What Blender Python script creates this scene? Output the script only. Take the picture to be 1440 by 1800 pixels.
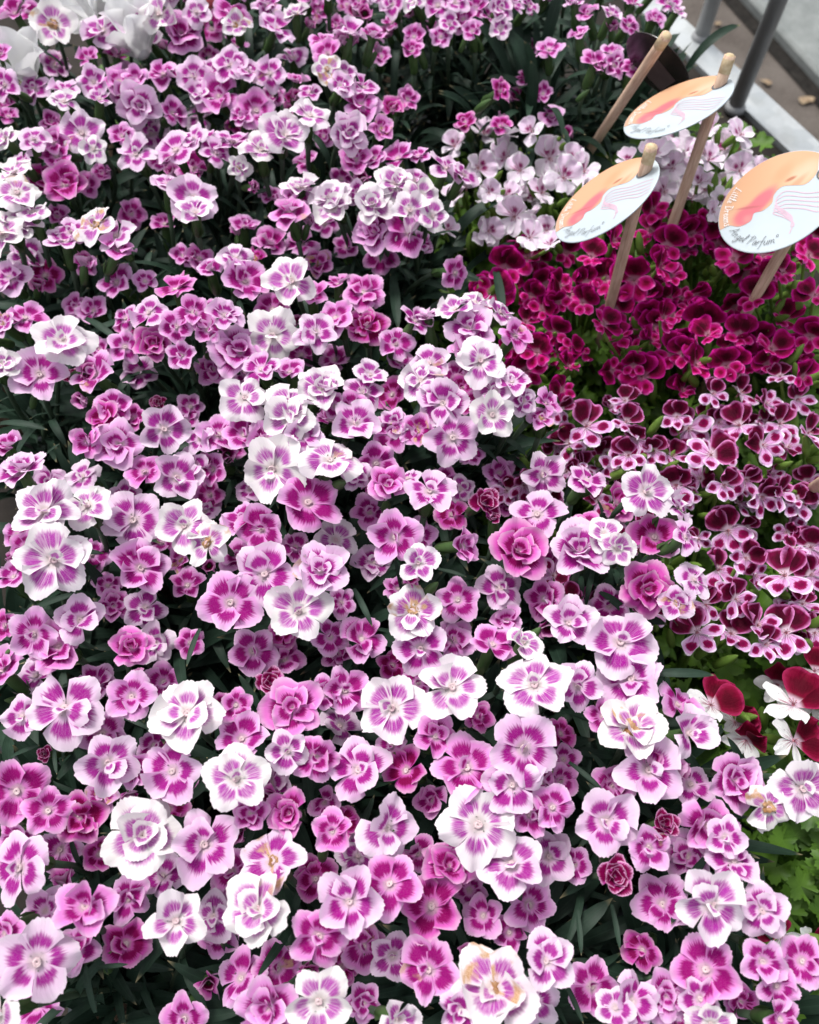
import bpy, math, random
import numpy as np
from mathutils import Vector, Matrix, Euler
R = math.radians
random.seed(7)
rnd = random.random
def U(a, b): return a + (b - a) * rnd()

for o in list(bpy.data.objects): bpy.data.objects.remove(o)
scene = bpy.context.scene
COL = scene.collection

# ------------------------------------------------------------------ camera
PITCH = R(64); F = 1444.0; CAM = Vector((0, 0, 0.71))
FWD = Vector((0, math.cos(PITCH), -math.sin(PITCH)))
RGT = Vector((1, 0, 0)); UPV = Vector((0, math.sin(PITCH), math.cos(PITCH)))
cam_d = bpy.data.cameras.new('camera'); cam = bpy.data.objects.new('camera', cam_d); COL.objects.link(cam)
cam.location = CAM; cam.rotation_euler = (math.pi / 2 - PITCH, 0, 0)
cam_d.sensor_fit = 'HORIZONTAL'; cam_d.sensor_width = 36; cam_d.lens = 36 * F / 1440
cam_d.clip_start = 0.01; cam_d.clip_end = 200
cam_d.dof.use_dof = True; cam_d.dof.focus_distance = 0.47; cam_d.dof.aperture_fstop = 11.0
scene.camera = cam

# ------------------------------------------------------------------ light (overcast)
SUN_EL, SUN_AZ = R(62), R(-35)
w = bpy.data.worlds.new('World'); scene.world = w; w.use_nodes = True
wn = w.node_tree.nodes; wl = w.node_tree.links; wn.clear()
sky = wn.new('ShaderNodeTexSky'); sky.sky_type = 'NISHITA'; sky.sun_disc = False
sky.sun_elevation = SUN_EL; sky.sun_rotation = SUN_AZ; sky.dust_density = 4.0; sky.air_density = 1.0
hs = wn.new('ShaderNodeHueSaturation'); hs.inputs['Saturation'].default_value = 0.28
bg = wn.new('ShaderNodeBackground'); bg.inputs[1].default_value = 0.13
wo = wn.new('ShaderNodeOutputWorld')
wl.new(sky.outputs[0], hs.inputs['Color']); wl.new(hs.outputs[0], bg.inputs[0]); wl.new(bg.outputs[0], wo.inputs[0])
sd = bpy.data.lights.new('sun', 'SUN'); sd.energy = 1.5; sd.angle = R(15); sd.color = (1, .985, .96)
sun = bpy.data.objects.new('sun', sd); COL.objects.link(sun)
sdir = Vector((math.sin(SUN_AZ) * math.cos(SUN_EL), math.cos(SUN_AZ) * math.cos(SUN_EL), math.sin(SUN_EL)))
sun.rotation_euler = sdir.to_track_quat('Z', 'Y').to_euler()
scene.view_settings.view_transform = 'Standard'; scene.view_settings.look = 'None'
scene.view_settings.exposure = 0.70; scene.view_settings.gamma = 1.0

cy = scene.cycles; cy.max_bounces = 5; cy.diffuse_bounces = 2; cy.glossy_bounces = 2; cy.transmission_bounces = 3; cy.transparent_max_bounces = 4

# ------------------------------------------------------------------ helpers
def at(px, py, z):
    d = FWD + RGT * ((px - 720) / F) + UPV * ((900 - py) / F)
    return CAM + d * ((z - CAM.z) / d.z)
def depth_of(p): return (p - CAM).dot(FWD)

def mesh(name, verts, faces, mat=None, uvs=None, smooth=True):
    m = bpy.data.meshes.new(name); m.from_pydata([tuple(v) for v in verts], [], faces)
    if uvs is not None:
        l = m.uv_layers.new(name='UVMap')
        idx = np.empty(len(m.loops), dtype=np.int32); m.loops.foreach_get('vertex_index', idx)
        l.data.foreach_set('uv', np.asarray(uvs, dtype=np.float32)[idx].ravel())
    if smooth: m.polygons.foreach_set('use_smooth', [True] * len(m.polygons))
    if mat: m.materials.append(mat)
    m.update(); return m
def obj(name, data, parent=None, mat=None):
    o = bpy.data.objects.new(name, data); COL.objects.link(o)
    if parent: o.parent = parent
    if mat is not None: o.matrix_local = mat
    return o
def tag(o, label=None, cat=None, group=None, kind=None):
    if label: o['label'] = label
    if cat: o['category'] = cat
    if group: o['group'] = group
    if kind: o['kind'] = kind
    return o
def empty(name, loc, label, cat, group=None):
    o = obj(name, None); o.location = loc; o.empty_display_size = .02
    return tag(o, label, cat, group)

class MB:
    """collects geometry for one mesh"""
    def __init__(s): s.v = []; s.f = []; s.uv = []
    def add(s, v, f, uv=None):
        b = len(s.v); s.v += [Vector(x) for x in v]; s.f += [tuple(i + b for i in q) for q in f]
        s.uv += list(uv) if uv is not None else [(0, 0)] * len(v)
    def tube(s, pts, rad, n=6, cap=True):
        V = []; Fc = []; k = len(pts)
        pts = [Vector(p) for p in pts]
        ref = Vector((0.31, 0.17, 0.93))
        for i, p in enumerate(pts):
            t = (pts[min(i + 1, k - 1)] - pts[max(i - 1, 0)]).normalized()
            a = t.cross(ref)
            if a.length < .1: a = t.cross(Vector((1, 0, 0)))
            a.normalize(); b = t.cross(a)
            r = rad[i] if hasattr(rad, '__len__') else rad
            for j in range(n):
                th = 2 * math.pi * j / n
                V.append(p + (a * math.cos(th) + b * math.sin(th)) * r)
        for i in range(k - 1):
            for j in range(n):
                Fc.append((i * n + j, i * n + (j + 1) % n, (i + 1) * n + (j + 1) % n, (i + 1) * n + j))
        if cap: Fc.append(tuple(range(n - 1, -1, -1))); Fc.append(tuple(range((k - 1) * n, k * n)))
        uv = [(j / n, i / max(1, k - 1)) for i in range(k) for j in range(n)]
        s.add(V, Fc, uv)
    def lathe(s, prof, n=24, cap0=False, cap1=False):
        V = [(r * math.cos(2 * math.pi * j / n), r * math.sin(2 * math.pi * j / n), z) for r, z in prof for j in range(n)]
        Fc = [(i * n + j, i * n + (j + 1) % n, (i + 1) * n + (j + 1) % n, (i + 1) * n + j) for i in range(len(prof) - 1) for j in range(n)]
        if cap0: Fc.append(tuple(range(n - 1, -1, -1)))
        if cap1: Fc.append(tuple(range((len(prof) - 1) * n, len(prof) * n)))
        s.add(V, Fc)
    def box(s, M, sx, sy, sz):
        V = [M @ Vector((x * sx / 2, y * sy / 2, z * sz / 2)) for x in (-1, 1) for y in (-1, 1) for z in (-1, 1)]
        s.add(V, [(0, 1, 3, 2), (4, 6, 7, 5), (0, 4, 5, 1), (2, 3, 7, 6), (0, 2, 6, 4), (1, 5, 7, 3)])
    def mesh(s, name, mat=None, smooth=True): return mesh(name, s.v, s.f, mat, s.uv, smooth)

# ------------------------------------------------------------------ materials
class NT:
    def __init__(s, name):
        s.m = bpy.data.materials.new(name); s.m.use_nodes = True
        s.t = s.m.node_tree; s.n = s.t.nodes; s.l = s.t.links; s.n.clear()
        s.out = s.n.new('ShaderNodeOutputMaterial')
    def node(s, kind, **kw):
        n = s.n.new(kind)
        for k, v in kw.items(): setattr(n, k, v)
        return n
    def put(s, sock, v):
        if isinstance(v, bpy.types.NodeSocket): s.l.new(v, sock)
        elif isinstance(v, (tuple, list)) and len(v) == 3 and sock.type == 'RGBA': sock.default_value = (*v, 1)
        else: sock.default_value = v
    def math(s, op, a, b=0.0, c=0.0, clamp=False):
        n = s.node('ShaderNodeMath', operation=op, use_clamp=clamp)
        s.put(n.inputs[0], a); s.put(n.inputs[1], b); s.put(n.inputs[2], c); return n.outputs[0]
    def step(s, v, a, b, lo=0.0, hi=1.0):
        n = s.node('ShaderNodeMapRange', interpolation_type='SMOOTHSTEP')
        for i, x in enumerate((v, a, b, lo, hi)): s.put(n.inputs[i], x)
        return n.outputs[0]
    def mix(s, f, a, b, mode='MIX'):
        n = s.node('ShaderNodeMix', data_type='RGBA', blend_type=mode)
        s.put(n.inputs[0], f); s.put(n.inputs[6], a); s.put(n.inputs[7], b); return n.outputs[2]
    def ramp(s, f, stops):
        n = s.node('ShaderNodeValToRGB'); e = n.color_ramp.elements
        while len(e) < len(stops): e.new(.5)
        for i, (p, c) in enumerate(stops): e[i].position = p; e[i].color = (*c, 1)
        s.put(n.inputs[0], f); return n.outputs[0]
    def comb(s, x, y, z):
        n = s.node('ShaderNodeCombineXYZ')
        for i, v in enumerate((x, y, z)): s.put(n.inputs[i], v)
        return n.outputs[0]
    def noise(s, vec, scale=5.0, detail=2.0, rough=.5):
        n = s.node('ShaderNodeTexNoise'); s.put(n.inputs['Vector'], vec)
        n.inputs['Scale'].default_value = scale; n.inputs['Detail'].default_value = detail; n.inputs['Roughness'].default_value = rough
        return n.outputs['Fac']
    def uv(s):
        n = s.node('ShaderNodeUVMap'); n.uv_map = 'UVMap'; q = s.node('ShaderNodeSeparateXYZ'); s.l.new(n.outputs[0], q.inputs[0])
        return q.outputs[0], q.outputs[1]
    def info(s):
        n = s.node('ShaderNodeObjectInfo'); q = s.node('ShaderNodeSeparateColor'); s.l.new(n.outputs['Color'], q.inputs[0])
        return q.outputs[0], q.outputs[1], q.outputs[2], n.outputs['Random']
    def pos(s): return s.node('ShaderNodeNewGeometry').outputs['Position']
    def ocoord(s): return s.node('ShaderNodeTexCoord').outputs['Object']
    def back(s): return s.node('ShaderNodeNewGeometry').outputs['Backfacing']
    def bump(s, h, strength=.2, dist=.001):
        n = s.node('ShaderNodeBump'); n.inputs['Strength'].default_value = strength; n.inputs['Distance'].default_value = dist
        s.put(n.inputs['Height'], h); return n.outputs[0]
    def finish(s, col, rough=.6, spec=.3, trans=0.0, normal=None, metal=0.0, tcol=None, sheen=0.0):
        p = s.node('ShaderNodeBsdfPrincipled'); s.put(p.inputs['Base Color'], col); s.put(p.inputs['Roughness'], rough)
        s.put(p.inputs['Specular IOR Level'], spec); s.put(p.inputs['Metallic'], metal)
        if sheen: s.put(p.inputs['Sheen Weight'], sheen)
        if normal is not None: s.l.new(normal, p.inputs['Normal'])
        if trans:
            t = s.node('ShaderNodeBsdfTranslucent'); s.put(t.inputs[0], tcol if tcol is not None else col)
            x = s.node('ShaderNodeMixShader'); x.inputs[0].default_value = trans
            s.l.new(p.outputs[0], x.inputs[1]); s.l.new(t.outputs[0], x.inputs[2]); s.l.new(x.outputs[0], s.out.inputs[0])
        else: s.l.new(p.outputs[0], s.out.inputs[0])
        return s.m

def mat_dianthus():
    t = NT('dianthus_petal'); u, v = t.uv(); age, rn, fade, ran = t.info()
    au = t.math('ABSOLUTE', t.math('SUBTRACT', u, .5))                 # 0 centre .. .5 side
    streak = t.noise(t.comb(t.math('MULTIPLY', u, 22.0), t.math('MULTIPLY', v, 1.6), t.math('MULTIPLY', ran, 90.0)), 1.0, 2.0)
    fine = t.noise(t.comb(t.math('MULTIPLY', u, 60.0), t.math('MULTIPLY', v, 30.0), t.math('MULTIPLY', ran, 70.0)), 1.0, 2.0)
    edge = t.ramp(age, [(0, (.60, .05, .38)), (.2, (.76, .15, .57)), (.4, (.80, .35, .72)), (.66, (.84, .58, .80)), (.85, (.87, .78, .84)), (1, (.89, .87, .83))])
    inner = t.ramp(age, [(0, (.62, .08, .42)), (.4, (.78, .30, .68)), (.7, (.84, .56, .78)), (1, (.87, .81, .80))])
    blot = t.ramp(age, [(0, (.21, .0002, .055)), (.2, (.28, .0003, .125)), (.42, (.33, .0004, .18)), (.66, (.36, .002, .25)), (.85, (.38, .015, .32)), (1, (.48, .08, .43))])
    # blotch: feathered outer edge, streaky inner edge, size by flower
    sz = t.math('MULTIPLY_ADD', rn, .14, .565)
    vo = t.math('ADD', v, t.math('MULTIPLY', t.math('SUBTRACT', streak, .5), .34))
    vo = t.math('ADD', vo, t.math('MULTIPLY', t.math('POWER', au, 2.0), .55))
    outer = t.step(vo, t.math('SUBTRACT', sz, .06), t.math('ADD', sz, .13), 1.0, 0.0)
    vi = t.math('ADD', v, t.math('MULTIPLY', t.math('SUBTRACT', streak, .5), .30))
    innr = t.step(vi, .22, .36)
    side = t.step(t.math('ADD', au, t.math('MULTIPLY', t.math('SUBTRACT', streak, .5), .12)), .37, .47, 1.0, 0.0)
    m = t.math('MULTIPLY', t.math('MULTIPLY', outer, innr), side)
    m = t.math('MULTIPLY', m, t.step(fine, .30, .55, .84, 1.0))
    # old flowers break up into streaks
    str2 = t.step(streak, .36, .56, .62, 1.0)
    old = t.step(age, .55, 1.0)
    m = t.math('MULTIPLY', m, t.math('ADD', t.math('MULTIPLY', old, str2), t.math('SUBTRACT', 1.0, old)))
    base = t.mix(t.step(v, .25, .75), inner, edge)
    base = t.mix(t.step(v, .72, 1.0, 0, .42), base, (.84, .80, .82))
    base = t.mix(t.step(fine, .35, .75, 0, .05), base, (.80, .60, .76))
    col = t.mix(m, base, blot)
    # throat: greenish pale
    col = t.mix(t.step(v, .08, .24, .6, 0.0), col, (.62, .53, .50))
    # underside paler
    col = t.mix(t.math('MULTIPLY', t.back(), .55), col, (.76, .56, .74))
    # withered tint
    brown = t.mix(t.step(fine, .3, .7), (.50, .28, .12), (.72, .50, .34))
    col = t.mix(t.math('MULTIPLY', fade, t.step(t.noise(t.comb(u, v, t.math('MULTIPLY', ran, 33.0)), 2.2, 2.0), .50, .68)), col, brown)
    h = t.math('ADD', streak, t.math('MULTIPLY', fine, .35))
    return t.finish(col, .66, .07, .28, t.bump(h, .30, .0012))

def mat_pel(name, rim, body, spot, c_v, rv, ru, soft, vein=None, throat=.85):
    """pelargonium petal: rim colour, body colour, one dark spot; optional veins at the claw"""
    t = NT(name); u, v = t.uv(); age, rn, fade, ran = t.info()
    n = t.noise(t.comb(t.math('MULTIPLY', u, 5.0), t.math('MULTIPLY', v, 5.0), t.math('MULTIPLY', ran, 60.0)), 1.0, 3.0)
    du = t.math('DIVIDE', t.math('SUBTRACT', u, .5), ru); dv = t.math('DIVIDE', t.math('SUBTRACT', v, c_v), rv)
    r = t.math('SQRT', t.math('ADD', t.math('MULTIPLY', du, du), t.math('MULTIPLY', dv, dv)))
    n2 = t.noise(t.comb(t.math('MULTIPLY', u, 24.0), t.math('MULTIPLY', v, 4.0), t.math('MULTIPLY', ran, 80.0)), 1.0, 2.0)
    r = t.math('ADD', r, t.math('MULTIPLY', t.math('SUBTRACT', n, .5), .75)); r = t.math('ADD', r, t.math('MULTIPLY', t.math('SUBTRACT', n2, .5), .55))
    au = t.math('MULTIPLY', t.math('ABSOLUTE', t.math('SUBTRACT', u, .5)), 2.0)
    e = t.math('MAXIMUM', t.math('POWER', au, 3.0), t.step(v, .80, 1.0))
    col = t.mix(t.step(e, .25, .9), body, rim)
    col = t.mix(t.step(r, 1.0 - soft, 1.0 + soft * .6, 1.0, 0.0), col, spot)
    core = tuple(c * .35 for c in spot)
    col = t.mix(t.step(r, .2, .8, .6, 0.0), col, core)
    col = t.mix(t.step(v, .08, .26, throat, 0.0), col, (.78, .62, .73))
    if vein:
        s = t.noise(t.comb(t.math('MULTIPLY', u, 16.0), t.math('MULTIPLY', v, .8), t.math('MULTIPLY', ran, 60.0)), 1.0, 1.0)
        col = t.mix(t.math('MULTIPLY', t.step(s, .52, .60), t.step(v, .15, .62, .9, 0.0)), col, vein)
    col = t.mix(t.math('MULTIPLY', t.back(), .5), col, rim)
    return t.finish(col, .7, .10, .18, t.bump(t.math('ADD', n, n2), .5, .0015))

def mat_leaf(name, c1, c2, rough, spec, trans, scale=60, edge=None):
    t = NT(name); u, v = t.uv(); a, b, c, ran = t.info()
    n = t.noise(t.pos(), scale, 3.0)
    col = t.mix(t.step(n, .3, .7), c1, c2)
    col = t.mix(t.math('MULTIPLY', ran, .45), col, tuple(x * 1.35 for x in c2))
    mid = t.step(t.math('ABSOLUTE', t.math('SUBTRACT', u, .5)), .0, .07, .35, 0.0)
    col = t.mix(mid, col, tuple(min(1, x * 1.7) for x in c2))
    if edge: col = t.mix(t.step(v, .93, 1.0), col, edge)
    w_ = t.noise(t.comb(t.math('MULTIPLY', u, 14.0), t.math('MULTIPLY', v, 3.0), ran), 1.0, 2.0)
    return t.finish(col, rough, spec, trans, t.bump(w_, .2, .001), tcol=tuple(x * 1.6 for x in c2))
def mat_plain(name, c1, c2, scale, rough=.6, spec=.3, metal=0.0, bump=.2, obj_space=False, trans=0.0, dist=.001):
    t = NT(name); p = t.ocoord() if obj_space else t.pos()
    n = t.noise(p, scale, 4.0, .6)
    return t.finish(t.mix(t.step(n, .32, .68), c1, c2), rough, spec, trans, t.bump(n, bump, dist), metal)

M = {}
M['dian'] = mat_dianthus()
M['dleaf'] = mat_leaf('dianthus_leaf', (.012, .027, .017), (.024, .048, .031), .5, .2, .10, 90, (.25, .22, .12))
M['dstem'] = mat_leaf('dianthus_stem', (.035, .060, .036), (.055, .085, .050), .5, .35, .05, 90)
M['calyx'] = mat_leaf('dianthus_calyx', (.035, .075, .022), (.065, .12, .038), .45, .35, .10, 120)
M['pleaf'] = mat_leaf('pelargonium_leaf', (.032, .085, .009), (.085, .175, .018), .5, .3, .2, 70)
M['bud'] = mat_leaf('pelargonium_bud', (.10, .18, .025), (.16, .26, .05), .5, .3, .2, 120)
M['style'] = mat_plain('flower_centre', (.66, .45, .50), (.74, .60, .60), 300, .5, trans=.2)
M['pstyle'] = mat_plain('stamen', (.30, .05, .12), (.55, .30, .30), 400, .5)
M['wither'] = mat_plain('withered_petal', (.30, .14, .05), (.66, .43, .26), 160, .8, trans=.2)
M['pel_pale_up'] = mat_pel('pale_upper', (.87, .80, .86), (.83, .63, .80), (.30, .02, .14), .20, .26, .22, .5, (.40, .08, .22))
M['pel_pale_lo'] = mat_pel('pale_lower', (.88, .85, .87), (.85, .73, .84), (.60, .30, .50), .18, .10, .16, .6)
M['pel_dark_up'] = mat_pel('dark_upper', (.58, .012, .27), (.29, .0008, .072), (.075, .0002, .012), .48, .36, .40, .8, throat=.3)
M['pel_dark_lo'] = mat_pel('dark_lower', (.80, .13, .48), (.66, .010, .24), (.28, .0003, .040), .56, .26, .32, .7, throat=.4)
M['pel_bi_up'] = mat_pel('bicolour_upper', (.72, .24, .54), (.19, .001, .052), (.085, .0004, .018), .55, .38, .42, .6)
M['pel_bi_lo'] = mat_pel('bicolour_lower', (.85, .72, .85), (.74, .38, .69), (.25, .0008, .068), .60, .21, .30, .22, (.35, .06, .22))
M['pel_red_up'] = mat_pel('red_upper', (.36, .02, .09), (.22, .001, .032), (.13, .0005, .016), .55, .40, .45, .5)
M['pel_red_lo'] = mat_pel('white_lower', (.84, .83, .82), (.84, .83, .82), (.80, .78, .78), .5, .05, .05, .5, (.30, .02, .10))
M['cyc'] = mat_plain('cyclamen_white', (.88, .88, .88), (.90, .90, .89), 60, .5, .15, trans=.35)
M['cyc_red'] = mat_plain('cyclamen_red', (.45, .08, .10), (.55, .15, .16), 60, .5, .3, trans=.2)
M['pot'] = mat_plain('pot_plastic', (.030, .036, .042), (.045, .052, .06), 30, .4, .4, bump=.05)
M['potgrey'] = mat_plain('pot_blue_grey', (.16, .20, .23), (.22, .26, .29), 30, .4, .4, bump=.05)
M['soil'] = mat_plain('soil', (.015, .010, .007), (.045, .030, .020), 260, .95, .1, bump=1.0, dist=.004)
M['wood'] = None

# ------------------------------------------------------------------ petal / leaf meshes
def dianthus_petal(i, r_):
    V = []; UV = []; nu, nv = 18, 8
    tooth = [r_.uniform(-.6, 1) * .026 + (.011 if k % 2 else -.009) for k in range(nu + 1)]
    asym = r_.uniform(-.16, .16); cup = r_.uniform(-.12, .26); ruf = r_.uniform(.03, .10); ph = r_.uniform(0, 6.28); ph2 = r_.uniform(0, 6.28)
    droop = r_.uniform(.02, .34); wid = r_.uniform(.46, .57); fold = r_.uniform(-.05, .14); curl = r_.choice([0, 0, 0, .3, -.3]); rnd_ = r_.uniform(.44, .54)
    notch = r_.choice([0, 0, 0, .04])
    for b in range(nv + 1):
        v = b / nv
        hw = .03 + wid * (v ** .70) * (1 - .08 * v ** 3)
        for a in range(nu + 1):
            u = a / nu * 2 - 1
            y = .05 + .95 * v * (1 - rnd_ * abs(u) ** 2.3 * (.25 + .75 * v) + asym * u * .35 * v) + tooth[a] * v ** 6 - notch * max(0, 1 - abs(u) * 3.5) * v ** 4
            x = u * hw
            z = (cup * u * u * v - fold * (1 - abs(u)) * v * (1 - v) * 2
                 + ruf * math.sin(3.2 * u + ph) * v ** 2 + .4 * ruf * math.sin(7.5 * u + ph2) * v ** 4
                 - droop * v ** 2.2 + .16 * v + curl * max(0, u) ** 2 * v ** 2)
            V.append((x, y, z)); UV.append((a / nu, v))
    Fc = [(b * (nu + 1) + a, b * (nu + 1) + a + 1, (b + 1) * (nu + 1) + a + 1, (b + 1) * (nu + 1) + a) for b in range(nv) for a in range(nu)]
    return mesh('dianthus_petal_%d' % i, V, Fc, M['dian'], UV)
def round_petal(name, mat, r_, wid, tipround, ruf, cup, bend, nu=8, nv=8):
    V = []; UV = []; ph = r_.uniform(0, 6.28); ph2 = r_.uniform(0, 6.28)
    for b in range(nv + 1):
        v = b / nv
        hw = wid * (.10 + .90 * math.sin(math.pi * (min(1, .06 + .64 * v))) ** 1.5)
        for a in range(nu + 1):
            u = a / nu * 2 - 1
            y = v * (1 - tipround * abs(u) ** 2.2 * v) + .02
            V.append((u * hw, y, cup * u * u * v + ruf * math.sin(3.5 * u + ph) * v * v + ruf * .5 * math.sin(7 * u + ph2) * v ** 3 + bend * v * (1 - v) + .05 * v))
            UV.append((a / nu, v))
    Fc = [(b * (nu + 1) + a, b * (nu + 1) + a + 1, (b + 1) * (nu + 1) + a + 1, (b + 1) * (nu + 1) + a) for b in range(nv) for a in range(nu)]
    return mesh(name, V, Fc, mat, UV)
def strap_leaf(i, r_):
    V = []; UV = []; n = 9; arch = r_.uniform(.4, 1.9); tw = r_.uniform(-.9, .9); wid = r_.uniform(.050, .075); sidew = r_.uniform(-.5, .5)
    x = y = z = 0; ang = r_.uniform(.5, 1.0); sd_ = 0
    for b in range(n + 1):
        v = b / n
        hw = wid * (.55 + .9 * v) * (1 - v ** 3.2) ** .8 + .002
        t = tw * v
        for a in (-1, 0, 1):
            V.append((sd_ + a * hw * math.cos(t), y + (-.0 if a else 0), z + abs(a) * hw * .35 + a * hw * math.sin(t))); UV.append(((a + 1) / 2, v))
        st = 1 / n; a_ = ang - arch * v
        y += math.cos(a_) * st; z += math.sin(a_) * st; sd_ += sidew * v * st
    Fc = [(b * 3 + a, b * 3 + a + 1, b * 3 + a + 4, b * 3 + a + 3) for b in range(n) for a in range(2)]
    return mesh('strap_leaf_%d' % i, V, Fc, M['dleaf'], UV)
def lobed_leaf(i, r_):
    n = 40; V = [(0, 0, -.05)]; UV = [(.5, 0)]; rings = 3; ph = r_.uniform(0, 6.28)
    for k in range(1, rings + 1):
        for j in range(n + 1):
            th = R(-155) + R(310) * j / n
            lob = 1 - .30 * (.5 + .5 * math.cos(th * 5 / .86)) ** 1.5 * (k / rings) ** 2
            teeth = (.07 if j % 2 else -.06) * (k == rings)
            rr = k / rings * (lob + teeth) * (1 - .12 * abs(th) / 2.7)
            V.append((math.sin(th) * rr, math.cos(th) * rr, .14 * math.sin(2.5 * th + ph) * (k / rings) ** 2 + .16 * (k / rings) ** 2 - .05))
            UV.append((.5 + .5 * math.sin(th * 2.5), k / rings * .9))
    Fc = [(0, 1 + j, 2 + j) for j in range(n)]
    for k in range(rings - 1):
        for j in range(n):
            a = 1 + k * (n + 1) + j; Fc.append((a, a + n + 1, a + n + 2, a + 1))
    return mesh('lobed_leaf_%d' % i, V, Fc, M['pleaf'], UV)
rg = random.Random(3)
DP = [dianthus_petal(i, rg) for i in range(24)]
SL = [strap_leaf(i, rg) for i in range(12)]
LL = [lobed_leaf(i, rg) for i in range(6)]
PEL = {}
for k in ('pale', 'dark', 'bi', 'red'):
    wu, wl_ = {'pale': (.56, .46), 'dark': (.60, .36), 'bi': (.50, .33), 'red': (.56, .30)}[k]
    PEL[k] = ([round_petal('pelargonium_upper_petal', M['pel_%s_up' % k], rg, wu, .16, .12, rg.uniform(-.05, .28), .1, 10, 8) for _ in range(7)],
              [round_petal('pelargonium_lower_petal', M['pel_%s_lo' % k], rg, wl_, .22, .06, rg.uniform(-.2, .2), .08) for _ in range(7)])
def calyx_mesh():
    b = MB(); b.lathe([(.01, -1.05), (.10, -1.02), (.15, -.9), (.17, -.5), (.155, -.12), (.13, .0)], 10)
    for j in range(5):
        th = 2 * math.pi * j / 5; d = Vector((math.cos(th), math.sin(th), 0)); e = Vector((-d.y, d.x, 0))
        b.add([d * .15 - e * .07 + Vector((0, 0, -.15)), d * .15 + e * .07 + Vector((0, 0, -.15)), d * .20 + Vector((0, 0, .10))], [(0, 1, 2)])
    for j in range(2):   # bracts at the foot
        th = math.pi * j; d = Vector((math.cos(th), math.sin(th), 0)); e = Vector((-d.y, d.x, 0)); z = Vector((0, 0, 1))
        b.add([d * .12 - e * .10 - z, d * .12 + e * .10 - z, d * .22 + e * .08 - z * .75, d * .22 - e * .08 - z * .75, d * .24 - z * .45], [(0, 1, 2, 3), (3, 2, 4)])
    return b.mesh('calyx', M['calyx'])
CALYX = calyx_mesh()
def centre_mesh(i):
    b = MB(); b.lathe([(.05, -.10), (.09, .0), (.10, .07), (.06, .09), (.015, .05)], 8)
    for k in range(2):
        th = rg.uniform(0, 6.28); pts = []
        for q in range(7):
            s = q / 6; a = th + 2.6 * s
            pts.append((.05 * math.cos(th) + .13 * s * math.cos(a), .05 * math.sin(th) + .13 * s * math.sin(a), .05 + .20 * s - .20 * s * s))
        b.tube(pts, [.022] * 5 + [.016, .006], 5)
    return b.mesh('flower_centre_%d' % i, M['style'])
CEN = [centre_mesh(i) for i in range(4)]
def pcentre_mesh():
    b = MB(); b.lathe([(.03, -.25), (.06, -.1), (.07, .02), (.02, .05)], 7)
    for k in range(6):
        th = k * 1.05 + .3; b.tube([(0, 0, 0), (.05 * math.cos(th), .05 * math.sin(th) - .04, .14), (.12 * math.cos(th), .12 * math.sin(th) - .10, .24)], [.012, .010, .016], 4)
    return b.mesh('pelargonium_centre', M['pstyle'])
PCEN = pcentre_mesh()
def wither_mesh():
    V = []; n = 7
    for a in range(n + 1):
        for c in range(n + 1):
            u, v = a / n * 2 - 1, c / n * 2 - 1
            V.append((u * .3 * (1 - .3 * v * v) + rg.uniform(-.04, .04), v * .26 + rg.uniform(-.04, .04), .16 + .12 * math.sin(5 * u + 2 * v) - .25 * u * u + rg.uniform(-.06, .06)))
    return mesh('withered_petal', V, [(a * (n + 1) + c, a * (n + 1) + c + 1, (a + 1) * (n + 1) + c + 1, (a + 1) * (n + 1) + c) for a in range(n) for c in range(n)], M['wither'], [(0, 0)] * len(V))
WITHER = [wither_mesh() for _ in range(3)]
def bud_mesh():
    b = MB(); b.lathe([(.02, 0), (.13, .05), (.17, .35), (.15, .7), (.07, .95), (.01, 1.05)], 8)
    return b
b = bud_mesh(); DBUD = b.mesh('dianthus_bud', M['calyx'])
b = bud_mesh(); PBUD = b.mesh('pelargonium_bud', M['bud'])

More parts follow.
